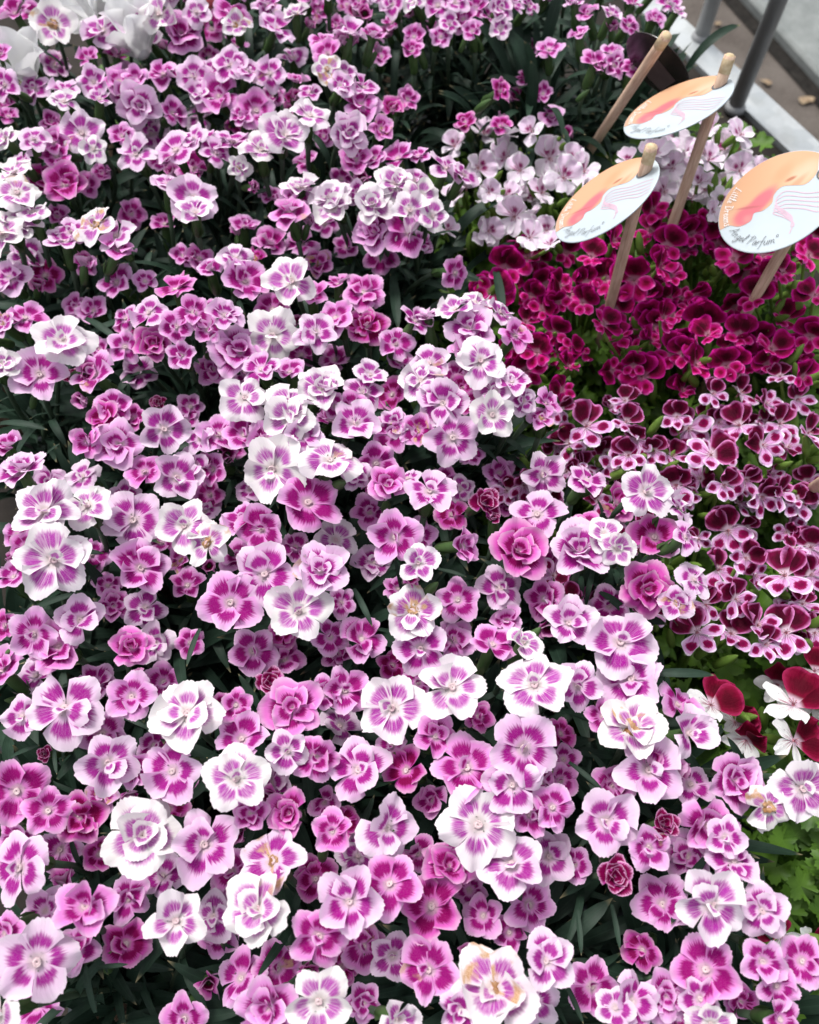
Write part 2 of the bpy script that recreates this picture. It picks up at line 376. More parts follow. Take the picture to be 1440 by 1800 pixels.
# ------------------------------------------------------------------ flowers read off the photograph: x y width kind [flags]
# kinds by age: M fresh pink, P pink, L pale, W white, D half-open rosette; flags: l lower down, f withered, u d a r leaning, 2 double
DIAN = """
28 25 62 P;60 30 52 P l;95 45 76 W f;105 8 55 L;180 55 78 L;150 37 34 P l;280 25 72 W;320 62 82 P 2;250 28 44 L;345 22 50 L;155 103 42 P;205 100 46 M u;288 132 62 P
165 145 52 L;210 145 62 P;240 140 46 P;115 160 56 L;112 180 54 W u;175 175 44 L u;245 185 78 L 2;225 165 60 P;215 240 48 P;303 200 50 P r;340 135 62 L;350 165 50 L;8 150 60 L
8 178 42 M l;15 205 38 P l;90 215 38 P l;60 245 56 L;95 250 52 P;145 235 76 L;165 262 48 W;100 275 58 P u;40 285 46 L u;10 245 52 W;240 272 66 L u;310 265 78 L;285 285 46 P l;340 245 54 L
115 325 72 M;75 315 58 M;25 305 66 W;30 340 80 W;150 325 48 P l;180 305 40 P l;295 325 62 L;340 350 84 L;2 68 38 P;2 95 34 P
410 25 66 P;415 45 50 W f;470 10 54 L;485 50 68 L;520 25 50 W f;415 80 42 P lu;368 100 36 P l;405 115 62 L;435 125 54 L;475 130 54 L;368 125 42 L;388 170 82 P;450 195 66 P
425 205 42 P;415 218 34 M fl;480 170 42 P l;515 178 40 M l;522 145 42 P u;570 75 52 P;577 95 56 P;575 122 52 W f;615 60 60 L u;655 65 48 P u;670 100 40 P l;545 162 38 L;605 130 42 L
600 152 48 L;640 155 52 L;635 185 68 P;688 195 54 M 2;715 175 44 P;670 228 46 P f;612 235 72 L 2;545 205 68 W u;500 240 90 W;460 265 76 W u;410 250 76 L u;380 270 52 L;420 295 30 W f
370 245 44 L;540 285 44 P l;570 240 42 P l;625 280 62 P;660 280 48 P;700 280 62 P;530 330 66 W;520 350 60 P;582 348 78 W 2;695 325 76 W 2;630 340 44 L;600 315 36 P l;475 345 40 P l
610 8 38 P l;630 0 38 P;690 8 48 L;770 10 52 L;800 5 48 L;835 15 46 P;815 35 48 P;790 42 38 L;775 65 26 P;830 55 28 P;860 30 30 P;880 15 48 L;900 8 46 L;930 10 38 L;880 50 30 L;925 28 38 P l
755 40 34 P l;728 65 40 P;725 90 38 P;965 88 50 P;880 160 46 M r;925 140 40 P l;955 165 34 P l;930 85 28 P l;970 205 44 P l;1018 60 28 P u;1035 25 42 P;1075 25 38 L u;1045 112 54 P u;1080 115 48 P
1075 95 38 P;1112 118 34 P;1105 45 34 P;1150 35 26 P;1175 5 44 L;1190 20 34 L;1112 8 28 P;1010 5 34 L;817 215 20 M u;880 222 26 M u;728 5 34 W;785 297 66 L;815 308 56 L;735 275 44 P;730 318 44 L
5 410 78 W;32 400 72 W;58 372 54 W u;125 408 58 L u;168 397 78 W f;115 425 72 L uu;205 415 68 L u;208 440 62 P ru;150 465 42 P l;18 490 72 L;45 560 74 P;5 570 48 L f;110 600 102 W;70 660 98 L;168 660 84 P;5 640 56 W
310 510 72 M u;255 495 44 P l;322 450 40 P l;350 455 54 P l;165 547 54 P l;222 560 50 P;262 550 66 L;225 575 40 M l;310 575 58 P;340 550 62 P;270 605 68 M 2;220 610 58 P;320 625 54 P;175 615 36 P l
130 663 34 D l;200 715 62 P;280 710 32 D l;335 715 38 P l;230 375 52 P l;290 395 52 P l;100 380 44 P l;345 375 66 W;135 540 50 P l;236 735 44 M
510 375 74 P 2;430 400 58 P l;475 430 60 P l;530 430 62 P l;415 455 64 L;450 455 40 M fl;430 495 84 P;513 495 92 W;560 465 54 P lf;550 520 58 P;595 500 48 P u;640 515 72 P;590 560 66 P;555 585 72 L
645 575 76 M 2;480 590 92 W;480 545 66 P;395 555 68 L u;420 620 98 P 2;695 605 62 P;700 635 54 P l;460 650 70 L;510 655 58 P u;530 625 52 P l;430 700 84 W;510 710 88 W;565 685 92 W 2;640 690 66 L;650 660 62 L
620 715 54 P;590 715 52 P;670 450 62 P l;610 435 52 P l;370 475 44 P;365 545 42 P l;660 410 78 P 2;720 410 88 P;585 365 68 W;655 360 72 W 2;720 370 66 W;570 395 50 P l;365 580 54 P;430 655 48 P l
740 345 62 W;760 380 54 W;740 427 44 P l;800 480 58 P r;730 565 58 L u;752 560 46 L u;800 545 62 W;835 532 54 W;825 580 88 L;825 617 76 P;880 550 62 L r;905 590 62 P r;755 640 78 L;845 635 88 W;740 670 74 W
800 665 54 P l;780 710 92 L;812 682 34 M;830 712 44 M;870 690 72 L;900 672 66 L u;865 730 80 W;960 710 56 P;920 705 48 L;952 735 36 P f
185 735 62 M;155 775 62 P;210 780 92 P;288 755 82 L;325 738 34 P l;352 772 52 L;15 785 56 P u;40 830 92 L 2;88 850 62 L l;255 830 68 P;310 840 88 L;345 820 64 L;80 900 112 W;155 890 88 W;235 915 106 L
220 872 54 L l;325 925 92 W;365 955 82 W f;95 985 122 W;248 1000 102 P;25 1015 58 P l;45 960 38 P l;30 940 30 P l;190 1030 52 P l;200 1065 58 P l;255 1070 72 L l;140 1090 84 L;330 1030 62 P l;320 985 30 P fl;285 955 28 P l
385 765 72 P;430 765 76 P;470 775 76 P;410 788 54 P l;530 765 72 L;510 735 86 W;625 745 88 L;580 740 62 P l;690 762 72 P;692 745 52 L f;375 825 62 P;480 825 118 W;580 810 104 W u;625 835 52 L;660 815 76 P
680 855 72 P;717 842 44 L;540 885 112 P;430 915 78 P;460 930 84 P;370 870 58 P l;360 900 44 L l;465 1010 108 L;405 1060 104 P;565 1005 98 L 2;525 1075 112 W;590 950 76 W l;520 962 54 P l;650 900 68 P l;695 945 92 P
700 1035 48 P l;600 1060 42 P l;560 815 50 P l;440 860 44 L l;795 770 92 L;755 865 88 L;735 757 62 P f;780 845 52 P l;810 860 48 L l;795 905 58 M l;850 885 62 D;890 885 38 M l;868 912 26 D;812 960 68 P r;735 990 74 W;735 942 62 P l
955 835 82 L;1030 845 68 L r;945 905 92 L;910 970 108 M 2;1030 925 54 M;1020 970 108 L 2;1062 940 62 W;880 1035 82 L l;805 1055 78 P l;830 800 44 P l;725 1075 98 W f
1135 865 96 W;1195 895 62 L r;1150 945 86 M;1205 945 60 L r;1085 965 66 W;1135 1035 102 M 2;1190 1060 62 L f;1220 1020 72 L ru
10 1100 52 M l;60 1115 86 P;105 1140 102 P;230 1140 76 M 2;275 1130 72 L l;335 1130 52 P l;5 1180 84 P;115 1245 126 L;40 1260 72 L;232 1225 82 P;330 1255 122 W;180 1290 82 P l;190 1340 98 L;235 1350 72 P;305 1355 102 L
270 1310 52 P l;30 1390 104 P;85 1425 84 P;140 1435 92 M;250 1470 128 W 2;80 1325 30 D l;180 1400 40 P lf;445 1145 86 P l;500 1160 72 P l;475 1203 58 D;500 1112 54 M l;580 1120 62 P;635 1125 86 P u;595 1150 58 P l
605 1215 82 P;415 1240 62 P;425 1300 92 P;515 1245 106 P 2;570 1220 62 P;690 1245 118 W;505 1320 72 L;555 1330 86 P;630 1355 112 L;415 1370 108 W;440 1430 62 P;510 1430 82 M 2;570 1410 54 P l;600 1445 62 M l;690 1170 54 M l
690 1310 44 P l;680 1455 112 L;715 1355 82 M;740 1140 92 L;865 1135 82 P;890 1090 62 P l;920 1130 66 W ru;1000 1095 92 L u;940 1205 122 W;1015 1205 82 L;795 1210 112 W;840 1260 58 M l;765 1295 76 P;820 1350 112 P;920 1315 116 L
900 1380 96 L;760 1405 62 P l;840 1450 128 W;950 1380 62 P l;985 1372 62 P l;1060 1260 62 P;970 1420 82 P;1065 1445 112 L;985 1290 44 M l;990 1335 54 P l;735 1200 44 P l;930 1432 72 P
1090 1130 122 L u;1110 1195 112 L;1190 1240 84 P r;1210 1290 92 L r;1110 1280 112 W f;1140 1355 116 L;1165 1450 56 D;1290 1370 102 P 2;1240 1450 102 P;1350 1420 82 W f;1410 1385 104 W;1275 1472 62 L
35 1525 116 L;30 1470 62 P l;150 1595 112 P;65 1690 136 L;10 1640 64 P;15 1690 62 P l;0 1780 112 W;225 1580 76 P l;220 1660 82 M l;310 1620 104 W;325 1790 82 P l;360 1485 122 L;175 1502 54 M l;480 1515 112 L f
455 1600 122 W;555 1545 76 M l;615 1585 112 L;685 1555 102 P;560 1645 102 P;375 1610 82 L l;385 1650 62 P l;425 1720 92 P l;475 1770 112 P 2;560 1760 112 W;640 1662 82 P l;690 1680 82 L l;600 1700 62 M l;700 1790 82 W
585 1462 72 P;790 1525 92 M 2;760 1595 112 M;900 1520 116 L;965 1505 86 L l;930 1590 88 P l;850 1610 76 P l;895 1640 66 P l;755 1705 106 P;870 1740 152 W f;810 1772 72 L;960 1690 98 L;1040 1735 86 P l;1082 1772 62 L
1080 1540 72 D;1010 1520 62 P l;735 1500 62 P l;825 1565 54 P l;1140 1490 78 P;1290 1515 82 L;1165 1590 98 P l;1130 1670 66 M l;1250 1590 122 W;1340 1600 94 L;1240 1705 108 P;1340 1690 78 P;1365 1732 72 P;1410 1690 84 P
1110 1760 94 L;1170 1750 92 P 2;1187 1782 72 P;1250 1800 82 W;1370 1792 72 P;1300 1760 54 M l;1230 1755 72 L;640 1762 60 P l
300 -20 56 L;350 -25 50 P;420 -20 54 P;450 -30 50 L;540 -12 46 P;575 -18 44 L;560 20 40 P l;655 -12 44 L;700 -25 44 P;745 -15 44 P;850 -25 42 L;910 -28 42 P;960 -15 42 P;1000 -25 40 L;1060 -15 40 P;1110 -25 38 L;1150 -12 38 P;690 40 36 P l;590 45 34 P l
"""
PELS = {
'pale': "850 238 66 u;885 240 60 u;935 232 52 u;800 258 54;840 295 66;915 300 56;965 278 70;1003 282 56;990 312 70;1028 302 60;800 348 54;860 338 44;905 380 72;892 345 50;850 415 60;930 418 60;962 405 50;785 405 48;968 430 48;1105 285 50 u;1153 272 66;1250 225 46;1300 238 60;1302 258 54;1245 282 62;1300 300 58;1228 322 50;1265 350 50;1253 372 40;1330 300 46",
'dark': "930 455 84;888 472 66;862 512 72;1000 520 84;925 650 78;1040 452 56;1065 492 60;1115 492 82;1145 408 62;1172 432 60;1120 515 60;1160 470 62;1240 390 62;1262 432 70;1290 456 70;1312 482 60;1325 525 60;1352 492 60;1380 562 62;1240 570 72;1130 662 88;1180 622 62;1222 642 72;1277 642 62;1080 545 60;1088 592 56;1330 600 66;1355 615 66;1420 450 62;1432 520 62;1425 592 62;1400 625 60;1290 540 60;1180 485 56;1410 662 56;1060 570 56;1375 480 54;1202 442 56;1216 412 56;1148 372 56;1182 400 54;1430 418 56;1078 425 54;1245 590 60;1165 560 54;1300 590 60;1145 600 50;945 620 60;900 610 50;960 500 50;1340 450 60",
'bi': "1030 750 80;1000 780 64;1105 800 62;1080 825 60;1210 752 72;1250 800 78;1300 748 72;1340 782 62;1190 852 66;1232 842 56;1272 852 62;1338 872 64;1370 866 56;1405 882 60;1280 932 78;1380 1012 88;1425 962 66;1370 745 62;1420 762 62;1400 702 60;1300 692 58;1252 692 50;1372 662 50;1262 1002 72;1240 1062 64;1292 1052 62;1225 1112 78;1285 1114 72;1330 1100 78;1345 1132 60;1382 1112 84;1432 1112 64;1050 882 60;1080 912 60;962 852 60;965 880 50;972 1012 50;990 1052 56;1032 1062 62;1000 962 50;1140 1075 60;920 852 60;1310 842 54;1180 802 56;1100 742 56;900 832 50;892 862 50;1150 792 54;1190 732 54;1262 742 54;1410 1062 58;1120 772 54;1310 980 60;1425 1010 60;1325 1010 50;1345 710 54",
'red': "1250 1240 84 r;1292 1270 66 r;1312 1300 66 d;1368 1202 74;1395 1240 96 r;1395 1302 84 r;1435 1232 66;1375 1645 70 d;1425 1652 70;1432 1180 60",
}
PLEAN = {'pale': .24, 'dark': .222, 'bi': .222, 'red': .222}
AGE = {'M': .08, 'P': .36, 'L': .66, 'W': .94, 'D': .0}
ZC = {'M': -.008, 'P': -.002, 'L': .004, 'W': .010, 'D': -.004}
LEAN = {'u': UPV, 'd': -UPV, 'a': -RGT, 'r': RGT}

def canopy(px, py):   # top of the dianthus cushion above the bench
    return .268 + .010 * math.sin(px * .011 + 1.0) * math.sin(py * .009)

class Fl: pass
def place(px, py, dpx, z, up_w, cam_w, rand_w, flags):
    f = Fl(); p = at(px, py, z); f.p = p; f.px, f.py = px, py
    f.s = dpx * depth_of(p) / F / 2
    n = Vector((0, 0, 1)) * up_w + (CAM - p).normalized() * cam_w + Vector((U(-1, 1), U(-1, 1), U(-.4, .4))) * rand_w
    for c in flags:
        if c in LEAN: n += LEAN[c] * .75
    f.n = n.normalized(); f.flags = flags
    return f
flowers = []
for e in DIAN.replace('\n', ';').split(';'):
    q = e.split()
    if len(q) < 4: continue
    fl = q[4] if len(q) > 4 else ''
    z = canopy(float(q[0]), float(q[1])) + ZC[q[3]] - .032 * fl.count('l') + U(-.004, .004)
    f = place(float(q[0]), float(q[1]), float(q[2]) * 1.15, z, 1.0, .42, .46, fl); f.k = q[3]
    f.s = min(max(f.s, .0105), .0235) if f.k != 'D' else f.s
    flowers.append(f)

# blooms half hidden lower in the cushion, away from the dark leafy gaps
GAPS = [(60, 730, 110), (130, 540, 60), (190, 690, 60), (20, 1010, 90), (330, 690, 60), (645, 1050, 50), (850, 1090, 50), (740, 490, 80), (1030, 1290, 60), (1040, 1630, 90), (300, 1740, 110), (150, 1760, 80),
        (350, 1180, 60), (150, 1060, 50), (450, 330, 60), (250, 450, 60), (90, 200, 50), (900, 1240, 50), (800, 1660, 60), (440, 1680, 50), (930, 150, 250), (480, 1050, 40), (1330, 1540, 90), (1300, 1280, 110)]
tries = 0; added = 0
while added < 120 and tries < 6000:
    tries += 1; x, y = U(0, 1400), U(40, 1790)
    if x > 720 and y < 560 or x > 900 and y < 850 or x > 1150 and y < 1330 or x > 1380: continue
    if any((x - gx) ** 2 + (y - gy) ** 2 < gr * gr for gx, gy, gr in GAPS): continue
    rr = 38 + y * .016
    if min((f.px - x) ** 2 + (f.py - y) ** 2 for f in flowers) < rr * rr: continue
    k_ = random.choice('MPPPLL'); f = place(x, y, U(54, 66) + y * .02, canopy(x, y) - U(.022, .050), 1.0, .5, .45, ''); f.k = k_; flowers.append(f); added += 1
print('ADDED', added, len(flowers))

# ------------------------------------------------------------------ ground, bench
def quad_plane(name, pts, mat, kind='structure'):
    o = obj(name, mesh(name, pts, [tuple(range(len(pts)))], mat, smooth=False)); return tag(o, kind=kind)
GZ = -0.80
A0 = at(1190, 30, 0.0); A1 = at(1440, 260, 0.0)
E = (A1 - A0).normalized(); Nn = Vector((-E.y, E.x, 0));        # Nn points outward, away from the bench
if Nn.x < 0: Nn = -Nn
def bench_pt(s, n, z): q = A0 + E * s + Nn * n; return Vector((q.x, q.y, z))
def mat_ground():
    t = NT('worn_brown_paving'); p = t.pos()
    a = t.noise(p, 6.0, 5.0, .6); b = t.noise(p, 160.0, 3.0, .6)
    col = t.mix(t.step(a, .3, .7), (.070, .058, .050), (.125, .108, .095))
    col = t.mix(t.step(b, .4, .75, 0, .6), col, (.19, .165, .145))
    return t.finish(col, .9, .15, 0, t.bump(b, .6, .004))
def mat_slab():
    t = NT('grey_concrete_slab'); p = t.pos()
    a = t.noise(p, 9.0, 5.0, .65); b = t.noise(p, 140.0, 3.0, .6)
    col = t.mix(t.step(a, .3, .7), (.17, .185, .18), (.27, .285, .275))
    col = t.mix(t.step(b, .5, .75, 0, .5), col, (.12, .125, .12))
    return t.finish(col, .9, .15, 0, t.bump(b, .5, .003))
def mat_galv():
    t = NT('galvanised_steel'); p = t.pos()
    v = t.node('ShaderNodeTexVoronoi'); v.inputs['Scale'].default_value = 55; t.l.new(p, v.inputs['Vector'])
    n = t.noise(p, 30.0, 4.0)
    col = t.mix(v.outputs['Color'], (.42, .45, .46), (.56, .58, .58)); col = t.mix(t.step(n, .45, .7, 0, .5), col, (.33, .34, .33))
    return t.finish(col, t.step(n, .2, .8, .35, .6), .5, 0, t.bump(n, .1, .001), .55)
def mat_ply():
    t = NT('bench_board'); p = t.pos()
    n = t.noise(t.comb(1.0, 1.0, 1.0), 1.0); n = t.noise(p, 14.0, 5.0, .6)
    return t.finish(t.mix(t.step(n, .3, .7), (.016, .013, .011), (.038, .031, .026)), .85, .2, 0, t.bump(n, .3, .003))
M['ground'] = mat_ground(); M['slab'] = mat_slab(); M['galv'] = mat_galv(); M['ply'] = mat_ply()
M['joint'] = mat_plain('joint_dark', (.012, .011, .010), (.03, .027, .024), 80, .95, .1)  # near-black tone of the strip along the slab edge
M['post'] = mat_plain('dark_grey_steel', (.30, .303, .308), (.36, .363, .366), 25, .5, .4, .1, .08)
M['post_bare'] = mat_plain('leaf_litter', (.20, .13, .08), (.42, .33, .22), 90, .9, .1)
g = quad_plane('ground', [(-40, -40, GZ), (40, -40, GZ), (40, 40, GZ), (-40, 40, GZ)], M['ground'])
# grey slabs beyond a dark joint, running along the bench
B0 = at(1292, 0, GZ); B1 = at(1440, 165, GZ)
Eg = (B1 - B0).normalized(); Ng = Vector((-Eg.y, Eg.x, 0)); Ng = Ng if Ng.x > 0 else -Ng
def gp(s, n, z): q = B0 + Eg * s + Ng * n; return (q.x, q.y, z)
joint = quad_plane('path_joint', [gp(-30, -.035, GZ + .004), gp(30, -.035, GZ + .004), gp(30, .04, GZ + .004), gp(-30, .04, GZ + .004)], M['joint'])
path = tag(obj('path', None), kind='structure'); path.location = gp(0, .5, GZ)
def slab(s0, s1, n0, n1):
    b = MB(); h = .03 + U(-.004, .004); e = .008
    V = [gp(s0, n0, GZ), gp(s1, n0, GZ), gp(s1, n1, GZ), gp(s0, n1, GZ), gp(s0, n0, GZ + h - e), gp(s1, n0, GZ + h - e), gp(s1, n1, GZ + h - e), gp(s0, n1, GZ + h - e),
         gp(s0 + e, n0 + e, GZ + h), gp(s1 - e, n0 + e, GZ + h), gp(s1 - e, n1 - e, GZ + h), gp(s0 + e, n1 - e, GZ + h)]
    off = path.location
    b.add([Vector(v) - off for v in V], [(0, 1, 5, 4), (1, 2, 6, 5), (2, 3, 7, 6), (3, 0, 4, 7), (4, 5, 9, 8), (5, 6, 10, 9), (6, 7, 11, 10), (7, 4, 8, 11), (8, 9, 10, 11)])
    obj('slab', b.mesh('slab', M['slab'], False), path)
for i in range(-4, 4):
    for j in range(3): slab(i * 1.5 + .75, i * 1.5 + 2.242, .01 + j * 1.0, .01 + j * 1.0 + .992)
# scraps of leaf on the paving
def scrap(px, py, s):
    p = at(px, py, GZ + .006); V = []; 
    for a in range(9):
        th = a * .7; rr = s * U(.6, 1.0); V.append((rr * math.cos(th) * 1.3, rr * math.sin(th) * .8, U(0, .006)))
    o = obj('fallen_leaf', mesh('fallen_leaf', V + [(0, 0, .008)], [(i, (i + 1) % 9, 9) for i in range(9)], M['post_bare'])); o.location = p; o.rotation_euler = (0, 0, U(0, 6))
    return o
for (x, y, s, lab) in ((1347, 145, .016, 'small pale brown fallen leaf on brown paving near the taller grey post'), (1262, 42, .012, 'tiny tan fallen leaf on paving close to a grey post'),
                       (1416, 176, .022, 'curled rusty brown fallen leaf beside the dark path joint'), (1294, 120, .011, 'little beige fallen leaf between the two grey posts')):
    tag(scrap(x, y, s), lab, 'leaf')

bench = empty('display_bench', bench_pt(.2, -.6, GZ), 'long plant display bench with brown board top and galvanised steel edge', 'bench')
def bchild(name, mb, mat, parent=bench, smooth=False):
    off = bench.location
    mb.v = [v - off for v in mb.v]; return obj(name, mb.mesh(name, mat, smooth), parent)
def bar(s0, s1, n0, n1, z0, z1):
    b = MB(); V = [bench_pt(s, n, z) for s in (s0, s1) for n in (n0, n1) for z in (z0, z1)]
    b.add(V, [(0, 1, 3, 2), (4, 6, 7, 5), (0, 4, 5, 1), (2, 3, 7, 6), (0, 2, 6, 4), (1, 5, 7, 3)]); return b
RIM = .044
bchild('board_top', bar(-1.2, 1.9, -1.45, -RIM, -.018, 0), M['ply'])
b = bar(-1.2, 1.9, -RIM + .002, 0, -.045, .006); bchild('steel_edge', b, M['galv'])
bchild('steel_edge', bar(-1.2, 1.9, -1.45 - RIM, -1.452, -.045, .006), M['galv'])
for s in (-1.1, .35, 1.8):
    for n in (-.10, -1.38): bchild('leg', bar(s, s + .04, n, n + .04, GZ, -.019), M['galv'])
# the two posts rising from the bench edge
def post(px, py, rad, lab):
    p = at(px, py, 0.006); o = empty('steel_post', p, lab, 'post', 'dark steel posts along the bench edge')
    b = MB(); b.tube([(0, 0, 0), (0, 0, .9)], rad, 20); obj('tube', b.mesh('tube', M['post']), o)
    b = MB(); b.lathe([(rad + .003, -.002), (rad + .003, .003), (rad + .001, .006), (rad, .007)], 20, True); obj('collar', b.mesh('collar', M['post']), o)
post(1292, 190, .0098, 'dark grey round steel post on bench edge behind the oval card, nearer the pelargoniums')
post(1232, 66, .0098, 'dark grey round steel post on bench edge, beside the far pink dianthus')

# ------------------------------------------------------------------ plants
POTR = .052
def pot_mesh(r, h):
    b = MB(); b.lathe([(r * .72, 0), (r * .98, h * .93), (r * 1.03, h * .93), (r * 1.04, h), (r * .97, h), (r * .93, h * .88)], 28, True); return b
POTM = pot_mesh(POTR, .085).mesh('plant_pot', M['pot']); POTG = pot_mesh(.056, .09).mesh('plant_pot_grey', M['potgrey'])
def soil_mesh(r, z):
    V = [(0, 0, z + .004)]; n = 24
    for k in (1, 2, 3):
        for j in range(n): th = 2 * math.pi * j / n; V.append((r * k / 3 * math.cos(th), r * k / 3 * math.sin(th), z + U(-.003, .004)))
    Fc = [(0, 1 + j, 1 + (j + 1) % n) for j in range(n)]
    for k in range(2):
        for j in range(n): a = 1 + k * n + j; c = 1 + k * n + (j + 1) % n; Fc.append((a, a + n, c + n, c))
    return mesh('soil', V, Fc, M['soil'])
SOIL = soil_mesh(POTR * .95, .077)
def make_plant(name, loc, label, cat, group, pm=POTM):
    pl = empty(name, loc, label, cat, group)
    po = obj('pot', pm, pl); obj('soil', SOIL, po); return pl
def frame(n, roll):
    z = n; x = Vector((0, 1, 0)).cross(z)
    if x.length < .05: x = Vector((1, 0, 0))
    x.normalize(); y = z.cross(x); return Matrix((x, y, z)).transposed().to_4x4() @ Matrix.Rotation(roll, 4, 'Z')
def setc(o, a, b_, c): o.color = (a, b_, c, 1)

def dianthus_flower(pl, f):
    loc = pl.location
    Mx = Matrix.Translation(f.p - loc) @ frame(f.n, U(0, 6.28)) @ Matrix.Scale(f.s, 4)
    fo = obj('flower', random.choice(CEN), pl, Mx)
    age = min(1, max(0, AGE[f.k] + U(-.09, .09))); rn = rnd() if f.k != 'D' else 2.3; fade = 1.0 if 'f' in f.flags else 0.0
    cup = U(-.02, .28) + (.10 if f.k in 'MP' else 0); 
    def petal(th, pitch, sc, z, ag, fd=0.0):
        m = Matrix.Translation((0, 0, z)) @ Matrix.Rotation(th, 4, 'Z') @ Matrix.Rotation(pitch, 4, 'X') @ Matrix.Rotation(U(-.22, .22), 4, 'Y') @ Matrix.Diagonal((sc * U(.93, 1.06), sc, sc, 1))
        o = obj('petal', random.choice(DP), fo, m); setc(o, ag, rn, fd)
    if f.k == 'D':
        for i in range(13):
            k = i / 12; petal(i * 2.4, 1.35 - .95 * k, .62 + .42 * k, .0 - .12 * k, 0.0)
    else:
        for i in range(5):
            th = i * 1.2566 + U(-.13, .13)
            fold = U(.4, .9) if rnd() < .05 else 0
            petal(th, cup + U(-.14, .14) + fold, U(.90, 1.05), -.012 * (i % 2) - .01 * i * .4, age + U(-.05, .05), 1.0 if fade and rnd() < .4 else (.7 if rnd() < .015 else 0.0))
        extra = 4 if '2' in f.flags else (0 if rnd() < .52 else random.choice((1, 1, 2, 3)))
        t0 = U(0, 6.28)
        for i in range(extra):
            petal(t0 + i * (1.57 if extra == 4 else 1.9) + U(-.2, .2), cup + U(.15, .45), U(.62, .84), .05, age + U(-.02, .03), fade * (rnd() < .5))
        if '2' in f.flags:
            for i in range(3): petal(t0 + .6 + i * 2.1, U(.75, 1.15), U(.42, .58), .07, age)
        elif rnd() < .55: petal(U(0, 6.28), U(.9, 1.3), U(.34, .46), .05, min(1, age + .1))
    if 'f' in f.flags:
        obj('withered_petal', random.choice(WITHER), fo, Matrix.Rotation(U(0, 6), 4, 'Z') @ Matrix.Scale(U(.55, .85), 4))
    cs = .021 / f.s
    obj('calyx', CALYX, fo, Matrix.Translation((0, 0, -.03)) @ Matrix.Scale(cs, 4))
    f.tail = f.p - f.n * .021

def bez(a, b_, c, d, n):
    return [a * (1 - t) ** 3 + b_ * 3 * t * (1 - t) ** 2 + c * 3 * t * t * (1 - t) + d * t ** 3 for t in [i / n for i in range(n + 1)]]
def leaf_mat(p, dirv, up, L):
    y = dirv.normalized(); x = y.cross(up)
    if x.length < .05: x = y.cross(Vector((1, 0, 0)))
    x.normalize(); z = x.cross(y)
    return Matrix.Translation(p) @ Matrix((x, y, z)).transposed().to_4x4() @ Matrix.Scale(L, 4)
def joined_leaves(pl, items, meshes, mat, name):
    V = []; Fc = []; UVs = []
    for m, k in items:
        me = meshes[k]; base = len(V)
        V += [m @ v.co for v in me.vertices]; Fc += [tuple(i + base for i in p.vertices) for p in me.polygons]
        uu = [None] * len(me.vertices); l = me.uv_layers[0].data
        for lp in me.loops: uu[lp.vertex_index] = tuple(l[lp.index].uv)
        UVs += uu
    o = obj(name, mesh(name, V, Fc, mat, UVs), pl); o['kind'] = 'stuff'; return o

def off_bench(loc, m):
    t = loc + m @ Vector((0, .8, .3)); return (t - A0).dot(Nn) > -.085
def grow_dianthus(pl, fls, extra_leaves=60, buds=3, tall=1.0):
    loc = pl.location; crown = Vector((loc.x, loc.y, .085))
    low = []
    for f in fls:
        dianthus_flower(pl, f)
        a = crown + Vector((U(-.03, .03), U(-.03, .03), -.004)); d = f.tail
        hz = Vector((d.x - a.x, d.y - a.y, 0))
        pts = bez(a, a + hz * .25 + Vector((0, 0, .07)), d - f.n * .045 - Vector((0, 0, .025)), d, 9)
        b = MB(); b.tube([p - loc for p in pts], [.0021] * 6 + [.0018] * 3 + [.0022], 6); obj('stem', b.mesh('stem', M['dstem']), pl)
        for node in (3, 5, 7):
            p = pts[node]; tg = (pts[node + 1] - pts[node - 1]).normalized(); a0 = U(0, 6.28)
            for q in range(2):
                if rnd() < .18: continue
                th = a0 + q * math.pi; dv = Vector((math.cos(th), math.sin(th), U(-.1, .5))) + tg * .3
                m = leaf_mat(p - loc, dv, Vector((0, 0, 1)), U(.034, .062) * (1.1 if node < 6 else .72))
                if off_bench(loc, m): continue
                if node == 3: low.append((m, random.randrange(len(SL))))
                else: obj('leaf', random.choice(SL), pl, m)
    for i in range(extra_leaves):
        th = U(0, 6.28); r = U(.0, .055)
        low.append((leaf_mat(Vector((r * math.cos(th), r * math.sin(th), U(.085, .19 * tall if tall == 1 else .215))), Vector((math.cos(th), math.sin(th), U(.1, 1.2 * tall))), Vector((0, 0, 1)), U(.05, .085)), random.randrange(len(SL))))
    low = [q for q in low if not off_bench(loc, q[0])]
    joined_leaves(pl, low, SL, M['dleaf'], 'lower_foliage')
    for i in range(buds):
        f = random.choice(fls); p = f.tail + Vector((U(-.012, .012), U(-.012, .012), -.004)); dv = (f.n + Vector((U(-.6, .6), U(-.6, .6), 0))).normalized()
        bd = obj('bud', DBUD, pl, Matrix.Translation(p - loc) @ frame(dv, 0) @ Matrix.Scale(U(.014, .021), 4))
        if rnd() < .6:      # colour showing at the tip
            for q in range(5):
                o = obj('petal', random.choice(DP), bd, Matrix.Translation((0, 0, .70)) @ Matrix.Rotation(q * 1.2566, 4, 'Z') @ Matrix.Translation((0, .03, 0)) @ Matrix.Rotation(U(1.15, 1.4), 4, 'X') @ Matrix.Scale(U(.5, .7), 4)); setc(o, U(.0, .25), U(.5, 1.6), 0)

